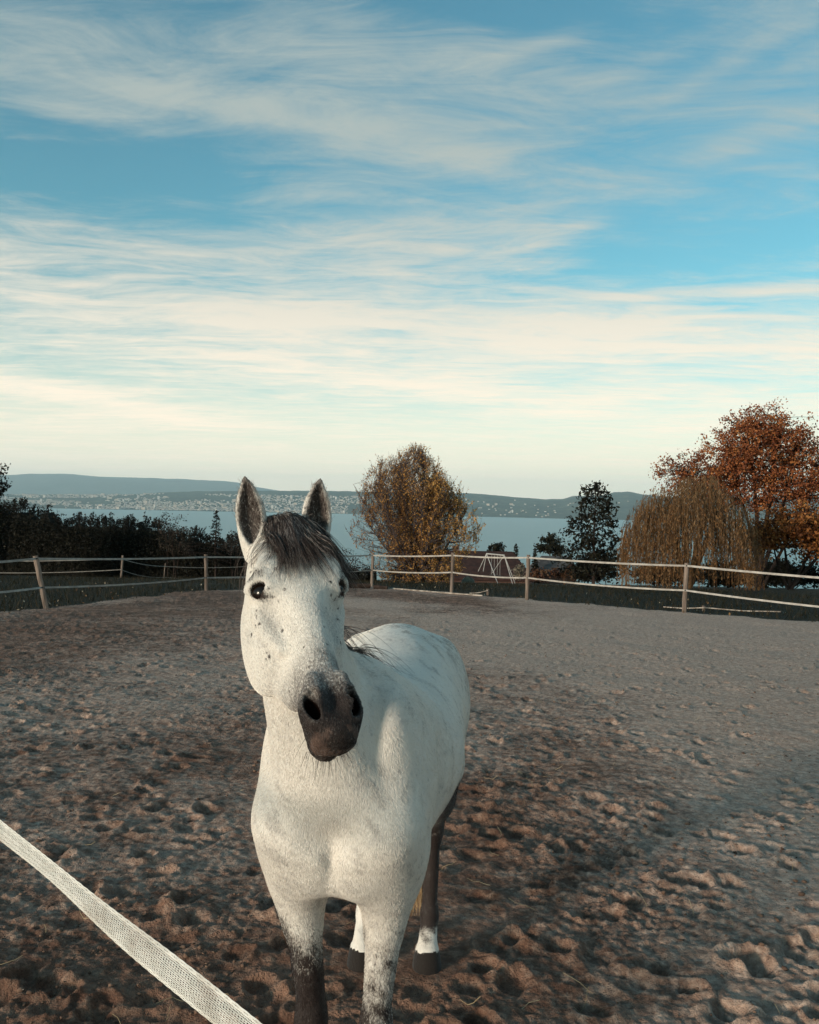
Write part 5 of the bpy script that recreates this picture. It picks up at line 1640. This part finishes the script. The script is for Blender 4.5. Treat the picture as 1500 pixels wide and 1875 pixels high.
    for (px, py, r_) in [(493, 1078, 4.5), (500, 1093, 5), (517, 1155, 6.5), (468, 1145, 5), (476, 1142, 4.5), (461, 1162, 6), (470, 1118, 4), (606, 1066, 5), (606, 1090, 5), (613, 1098, 5.5),
                         (619, 1115, 4.5), (618, 1134, 4), (599, 1180, 4.5), (557, 1185, 4), (624, 1178, 7), (489, 1196, 4), (494, 1203, 5), (487, 1207, 4), (470, 1128, 4), (510, 1100, 3.5), (572, 1560, 6), (599, 1585, 6), (525, 1585, 5), (563, 1528, 6)]:
        dv = ray(px, py).normalized()
        hit, n_, _, _ = bvh.ray_cast(Vector((0, 0, CZ)), dv)
        if hit is not None:
            q = (V - np.array(hit)) * np.array([1, 1, 0.75])
            mark = np.maximum(mark, sst(np.linalg.norm(q, axis=1), r_ * 0.00105, r_ * 0.0002) * (0.9 if py < 1300 else 0.5))
    # greyer skin showing below the eyes and along the nose
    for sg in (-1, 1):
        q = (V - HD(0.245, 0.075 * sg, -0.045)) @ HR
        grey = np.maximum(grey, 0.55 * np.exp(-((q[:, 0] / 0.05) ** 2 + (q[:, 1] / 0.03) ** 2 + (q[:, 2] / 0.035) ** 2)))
    grey = np.maximum(grey, np.where(head, 0.55 * sst(hl + 0.12 * n1, 0.26, 0.40) * sst(hl, 0.6, 0.5), 0))
    grey = np.maximum(grey, 0.30 * sst(n1 + 0.5 * n2, 0.05, 0.25))
    grey = np.maximum(grey, 0.5 * sst(n1 + n2 + 0.10 * (z < 0.95), 0.18, 0.36))
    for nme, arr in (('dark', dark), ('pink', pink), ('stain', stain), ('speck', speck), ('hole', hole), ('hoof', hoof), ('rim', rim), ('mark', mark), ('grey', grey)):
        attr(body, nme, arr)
    # ---- eyes
    me_, te = material('horse_eye')
    finish(te, rgb(0.007, 0.0045, 0.0035), 0.20, None, spec=0.30)
    for sg in (-1, 1):
        bm = bmesh.new()
        bmesh.ops.create_uvsphere(bm, u_segments=28, v_segments=18, radius=0.0248)
        me = bpy.data.meshes.new('eye'); bm.to_mesh(me); bm.free()
        me.polygons.foreach_set('use_smooth', np.ones(len(me.polygons), dtype=bool))
        me.materials.append(me_)
        e = link(bpy.data.objects.new('eye', me), root)
        e.location = Vector(HD(EYE[0], EYE[1] * sg, EYE[2])) + inv
    # ---- hair
    bvh = BVHTree.FromPolygons([tuple(v) for v in V], [tuple(int(i) for i in f) for f in F])
    def push(p, off_):
        hit, n, i, d = bvh.find_nearest(Vector(p))
        if hit is None:
            return p
        q = Vector(p) - hit
        if q.dot(n) < off_:
            return np.array(hit + n * off_)
        return p
    def hair(name, roots, step, nseg, offs, rad, mat, seed):
        """roots: list of (point, list of control points) already placed; pushed clear of the skin"""
        paths = np.array(roots)
        for i in range(len(paths)):
            for j in range(paths.shape[1]):
                paths[i, j] = push(paths[i, j], offs[i] * min(1.0, 0.35 + j * 0.4))
        K = paths.shape[1]
        tap = np.linspace(1.0, 0.22, K)[None, :] * rad[:, None]
        Vh, Fh = strands_mesh(paths, tap)
        o = mesh_obj(name, Vh - off, Fh, mat, root, smooth=True)
        r = np.repeat(np.random.default_rng(seed).random(len(paths)), K * 3)
        attr(o, 'rnd', r)
        return o
    mane_m = hair_material('mane_hair', rgb(0.020, 0.013, 0.011), rgb(0.065, 0.048, 0.042), rgb(0.30, 0.27, 0.25))
    tail_m = hair_material('tail_hair', rgb(0.30, 0.17, 0.075), rgb(0.46, 0.29, 0.14), rgb(0.55, 0.42, 0.25))
    # forelock
    N = 2100
    P = []
    offs = rng.uniform(0.001, 0.024, N) ; offs = np.where(rng.random(N) < 0.6, offs, offs * 0.5)
    for i in range(N):
        a = rng.uniform(-1, 1)
        t0 = 0.042 * a - 0.001 + rng.normal(0, 0.004)
        l0 = -0.028 + rng.uniform(-0.022, 0.034) + 0.012 * a * a
        lock = math.floor((a + 1) * 9) / 9 - 1 + 0.055
        ln_ = rng.uniform(0.08, 0.185) * (1.0 - 0.20 * abs(a)) * (1.12 if -0.75 < a < -0.25 else 1.0)
        if rng.random() < 0.10:
            ln_ *= 1.15
        ang = 0.06 + 0.16 * lock + 0.50 * max(a, 0) ** 0.8 + rng.normal(0, 0.11)
        if a > 0.35:
            ln_ *= 1.22
        pts = []
        for j in range(9):
            q = j / 8
            dl = ln_ * q
            tt = t0 + math.sin(ang) * ln_ * q * (0.75 + 0.25 * q) + 0.003 * math.sin(q * 7 + i)
            pts.append(HD(l0 + math.cos(ang) * dl, tt, -0.012 * (1 - min(1, q * 3)) + 0.006 + (0.016 + 0.014 * max(0, 1 - (t0 / 0.04) ** 2)) * math.sin(min(1, q * 2.0) * math.pi / 2) * (1 - 0.3 * q) - 0.045 * q * abs(tt) / 0.09))
        P.append(pts)
    hair('forelock', P, 0, 9, offs, rng.uniform(0.00045, 0.0009, N), mane_m, 1)
    # mane along the crest, falling to the horse's right
    N = 1500
    A = HD(0.0, 0, -0.12); Bw = B(-0.06, 0, 1.37)
    P = []
    for i in range(N):
        q0 = rng.random() ** 0.9
        c = A * (1 - q0) + Bw * q0 + np.array([0, 0.0, 0.05 * math.sin(q0 * math.pi)])
        hit, n, _, _ = bvh.find_nearest(Vector(c) + Vector((0, 0.04, 0.12)))
        c = np.array(hit) + rng.normal(0, 0.008, 3)
        sd = -1.0 if (q0 < 0.86 or rng.random() < 0.75) else 1.0
        ln_ = rng.uniform(0.13, 0.23) * (0.7 if q0 > 0.8 else 1.0)
        back = rng.normal(0.0, 0.18) + 0.1
        wild = rng.random() < 0.25
        pts = []
        for j in range(9):
            q = j / 8
            out = 0.07 * math.sin(min(1, q * 1.5) * math.pi / 2) * (1.35 if wild else 1.0)
            down = ln_ * max(0, q - 0.12) ** 1.15
            if sd > 0:
                p = c + HL * ((0.035 + 0.25 * abs(back)) * q + 0.01) + np.array([0, (0.03 + 0.2 * back) * q, 0.010 * math.sin(q * 3) - 0.09 * q * q]) - HF * 0.04 * q
            else:
                p = c + HL * (sd * out * 1.05) + np.array([0, back * ln_ * q, 0.022 * math.sin(min(1, q * 3) * math.pi) - down])
            pts.append(p)
        P.append(pts)
    hair('mane', P, 0, 9, rng.uniform(0.001, 0.02, N), rng.uniform(0.0006, 0.0011, N), mane_m, 2)
    # tail
    N = 1500
    P = []
    for i in range(N):
        a = rng.uniform(0, 2 * math.pi); r0 = 0.030 * math.sqrt(rng.random())
        c = B(-1.20 - abs(r0 * math.sin(a)) * 0.6, r0 * math.cos(a), 1.08 + rng.uniform(-0.10, 0.06))
        end = rng.uniform(0.13, 0.40) if rng.random() < 0.75 else rng.uniform(0.4, 0.8)
        sp = 0.075 * math.sqrt(rng.random()); b_ = a + rng.normal(0, 0.4)
        pts = []
        for j in range(10):
            q = j / 9
            w_ = math.sin(q * math.pi * 0.75)
            pts.append(c + HF * (-0.035 * math.sin(q * math.pi) + math.sin(b_) * sp * w_ * 0.7 + 0.05 * q) + HL * (math.cos(b_) * sp * w_ + 0.010 * math.sin(5 * q + a) + 0.028 * q)
                       + np.array([0, 0, (end - c[2]) * q]))
        P.append(pts)
    paths = np.array(P)
    tap = np.linspace(1.0, 0.35, 10)[None, :] * rng.uniform(0.0009, 0.0017, N)[:, None]
    Vh, Fh = strands_mesh(paths, tap)
    o = mesh_obj('tail', Vh - off, Fh, tail_m, root, smooth=True)
    attr(o, 'rnd', np.repeat(rng.random(N), 30))
    # fringe inside the ears
    P = []
    for base, Me, L_ in EAR:
        for i in range(420):
            h = rng.uniform(0.012, 0.145) ; sd = rng.choice([-1, 1])
            w = np.interp(h, [0.0, 0.03, 0.06, 0.09, 0.13, 0.155], [0.012, 0.027, 0.034, 0.033, 0.019, 0.006])
            c = base + Me[:, 0] * h + Me[:, 1] * sd * w * rng.uniform(0.72, 0.98) + Me[:, 2] * rng.uniform(-0.004, 0.010)
            dr = Me[:, 0] * rng.uniform(0.3, 1.0) - Me[:, 1] * sd * rng.uniform(-0.3, 0.8) + Me[:, 2] * rng.uniform(0.2, 0.8); dr /= np.linalg.norm(dr)
            ln_ = rng.uniform(0.008, 0.020)
            P.append([c + dr * ln_ * j / 3 for j in range(4)])
    paths = np.array(P)
    Vh, Fh = strands_mesh(paths, np.linspace(1.0, 0.3, 4)[None, :] * np.full((len(P), 1), 0.00038))
    o = mesh_obj('ear_fringe', Vh - off, Fh, hair_material('ear_hair', rgb(0.16, 0.12, 0.10), rgb(0.34, 0.29, 0.25), rgb(0.50, 0.46, 0.42)), root)
    attr(o, 'rnd', np.repeat(rng.random(len(P)), 12))
    # short coat hair lying along the skin
    tri = np.concatenate([F[:, [0, 1, 2]], F[:, [0, 2, 3]]])
    pa, pb, pc = V[tri[:, 0]], V[tri[:, 1]], V[tri[:, 2]]
    fn = np.cross(pb - pa, pc - pa); ar = np.linalg.norm(fn, axis=1) + 1e-12; fn /= ar[:, None]
    cen = (pa + pb + pc) / 3
    foreq = (cen[:, 1] < 2.35)
    wgt = ar * np.where(head[tri[:, 0]], 9.0, np.where(foreq, 4.0, 1.6)) * (hoof[tri[:, 0]] < 0.5) * (hole[tri[:, 0]] < 0.5)
    wgt /= wgt.sum()
    NH = 320000
    ti = rng.choice(len(tri), NH, p=wgt)
    w1_, w2_ = rng.random(NH), rng.random(NH); sw = w1_ + w2_ > 1; w1_[sw], w2_[sw] = 1 - w1_[sw], 1 - w2_[sw]
    p0 = pa[ti] * (1 - w1_ - w2_)[:, None] + pb[ti] * w1_[:, None] + pc[ti] * w2_[:, None]
    nn = fn[ti]
    vi = tri[ti, 0]
    hd_ = head[vi]
    flow = np.where(hd_[:, None], E_L[None, :] + 0.5 * np.sign(ht[vi])[:, None] * E_T[None, :] * 0.4, -HF[None, :] * 0.55 + np.array([[0, 0, -1.0]]))
    flow = flow + rng.normal(0, 0.16, (NH, 3))
    flow -= nn * (flow * nn).sum(1, keepdims=True)
    flow /= np.linalg.norm(flow, axis=1, keepdims=True) + 1e-9
    lenh = np.where(hd_, rng.uniform(0.003, 0.006, NH), rng.uniform(0.004, 0.009, NH))
    lift = rng.uniform(0.05, 0.20, NH)
    p1 = p0 + (flow * 0.55 + nn * lift[:, None] * 0.8) * lenh[:, None]
    p2 = p0 + (flow * 1.05 + nn * lift[:, None]) * lenh[:, None]
    cv = bpy.data.hair_curves.new('coat_hair')
    cv.add_curves([3] * NH)
    pos = np.stack([p0, p1, p2], 1).reshape(-1, 3) - off
    cv.points.foreach_set('position', pos.astype(np.float32).ravel())
    cv.points.foreach_set('radius', np.tile(np.array([0.00022, 0.00018, 0.00006], dtype=np.float32), NH))
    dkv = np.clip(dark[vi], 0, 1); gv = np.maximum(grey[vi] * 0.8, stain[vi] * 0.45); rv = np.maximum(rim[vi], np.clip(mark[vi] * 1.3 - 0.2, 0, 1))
    wh = np.array([0.80, 0.755, 0.69]); gc = np.array([0.38, 0.35, 0.33]); dc = np.array([0.019, 0.0115, 0.0095]); pk = np.array([0.10, 0.062, 0.048])
    rr_ = rng.random(NH)
    isd = (rr_ < np.clip(dkv * 1.15 - 0.03, 0, 1)) | (rng.random(NH) < rv)
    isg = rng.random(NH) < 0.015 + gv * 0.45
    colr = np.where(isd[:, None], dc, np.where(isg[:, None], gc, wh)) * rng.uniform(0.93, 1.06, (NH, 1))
    # the muzzle fades hair by hair from white through grey to dark skin
    pm = np.clip(dkv * 1.1 + rng.normal(0, 0.10, NH), 0, 1)[:, None]
    gm = np.array([0.25, 0.225, 0.21]); dm = np.array([0.022, 0.0145, 0.012])
    mzc = np.where(pm < 0.5, wh * (1 - 2 * pm) + gm * 2 * pm, gm * (2 - 2 * pm) + dm * (2 * pm - 1))
    colr = np.where((hd_ & (dkv > 0.02) & (rv < 0.3))[:, None], mzc * rng.uniform(0.85, 1.12, (NH, 1)), colr)
    colr = np.where((pink[vi] > 0.4)[:, None], pk, colr)
    ca = cv.attributes.new('tint', 'FLOAT_VECTOR', 'CURVE')
    ca.data.foreach_set('vector', colr.astype(np.float32).ravel())
    mf, tf = material('coat_hair')
    finish(tf, (tf.n('ShaderNodeAttribute', attribute_name='tint'), 'Vector'), 0.6, None, spec=0.25)
    cv.materials.append(mf)
    link(bpy.data.objects.new('coat_hair', cv), root)
    # whiskers about the lips, tufts under the jaw
    P = []
    for i in range(46):
        a = rng.uniform(-1, 1)
        c = HD(rng.uniform(0.50, 0.56), 0.042 * a, -0.125 + 0.02 * abs(a))
        dr = E_L * 0.5 + E_T * a * 0.6 + np.array([0, 0, -0.8]) + rng.normal(0, 0.25, 3)
        dr /= np.linalg.norm(dr)
        ln_ = rng.uniform(0.025, 0.055)
        P.append([c + dr * ln_ * j / 5 + np.array([0, 0, -0.008 * (j / 5) ** 2]) for j in range(6)])
    paths = np.array(P)
    tap = np.linspace(1.0, 0.3, 6)[None, :] * np.full((len(P), 1), 0.00045)
    Vh, Fh = strands_mesh(paths, tap)
    o = mesh_obj('whiskers', Vh - off, Fh, mane_m, root)
    attr(o, 'rnd', np.repeat(rng.random(len(P)) * 0.6, 18))
    return root
build_horse()
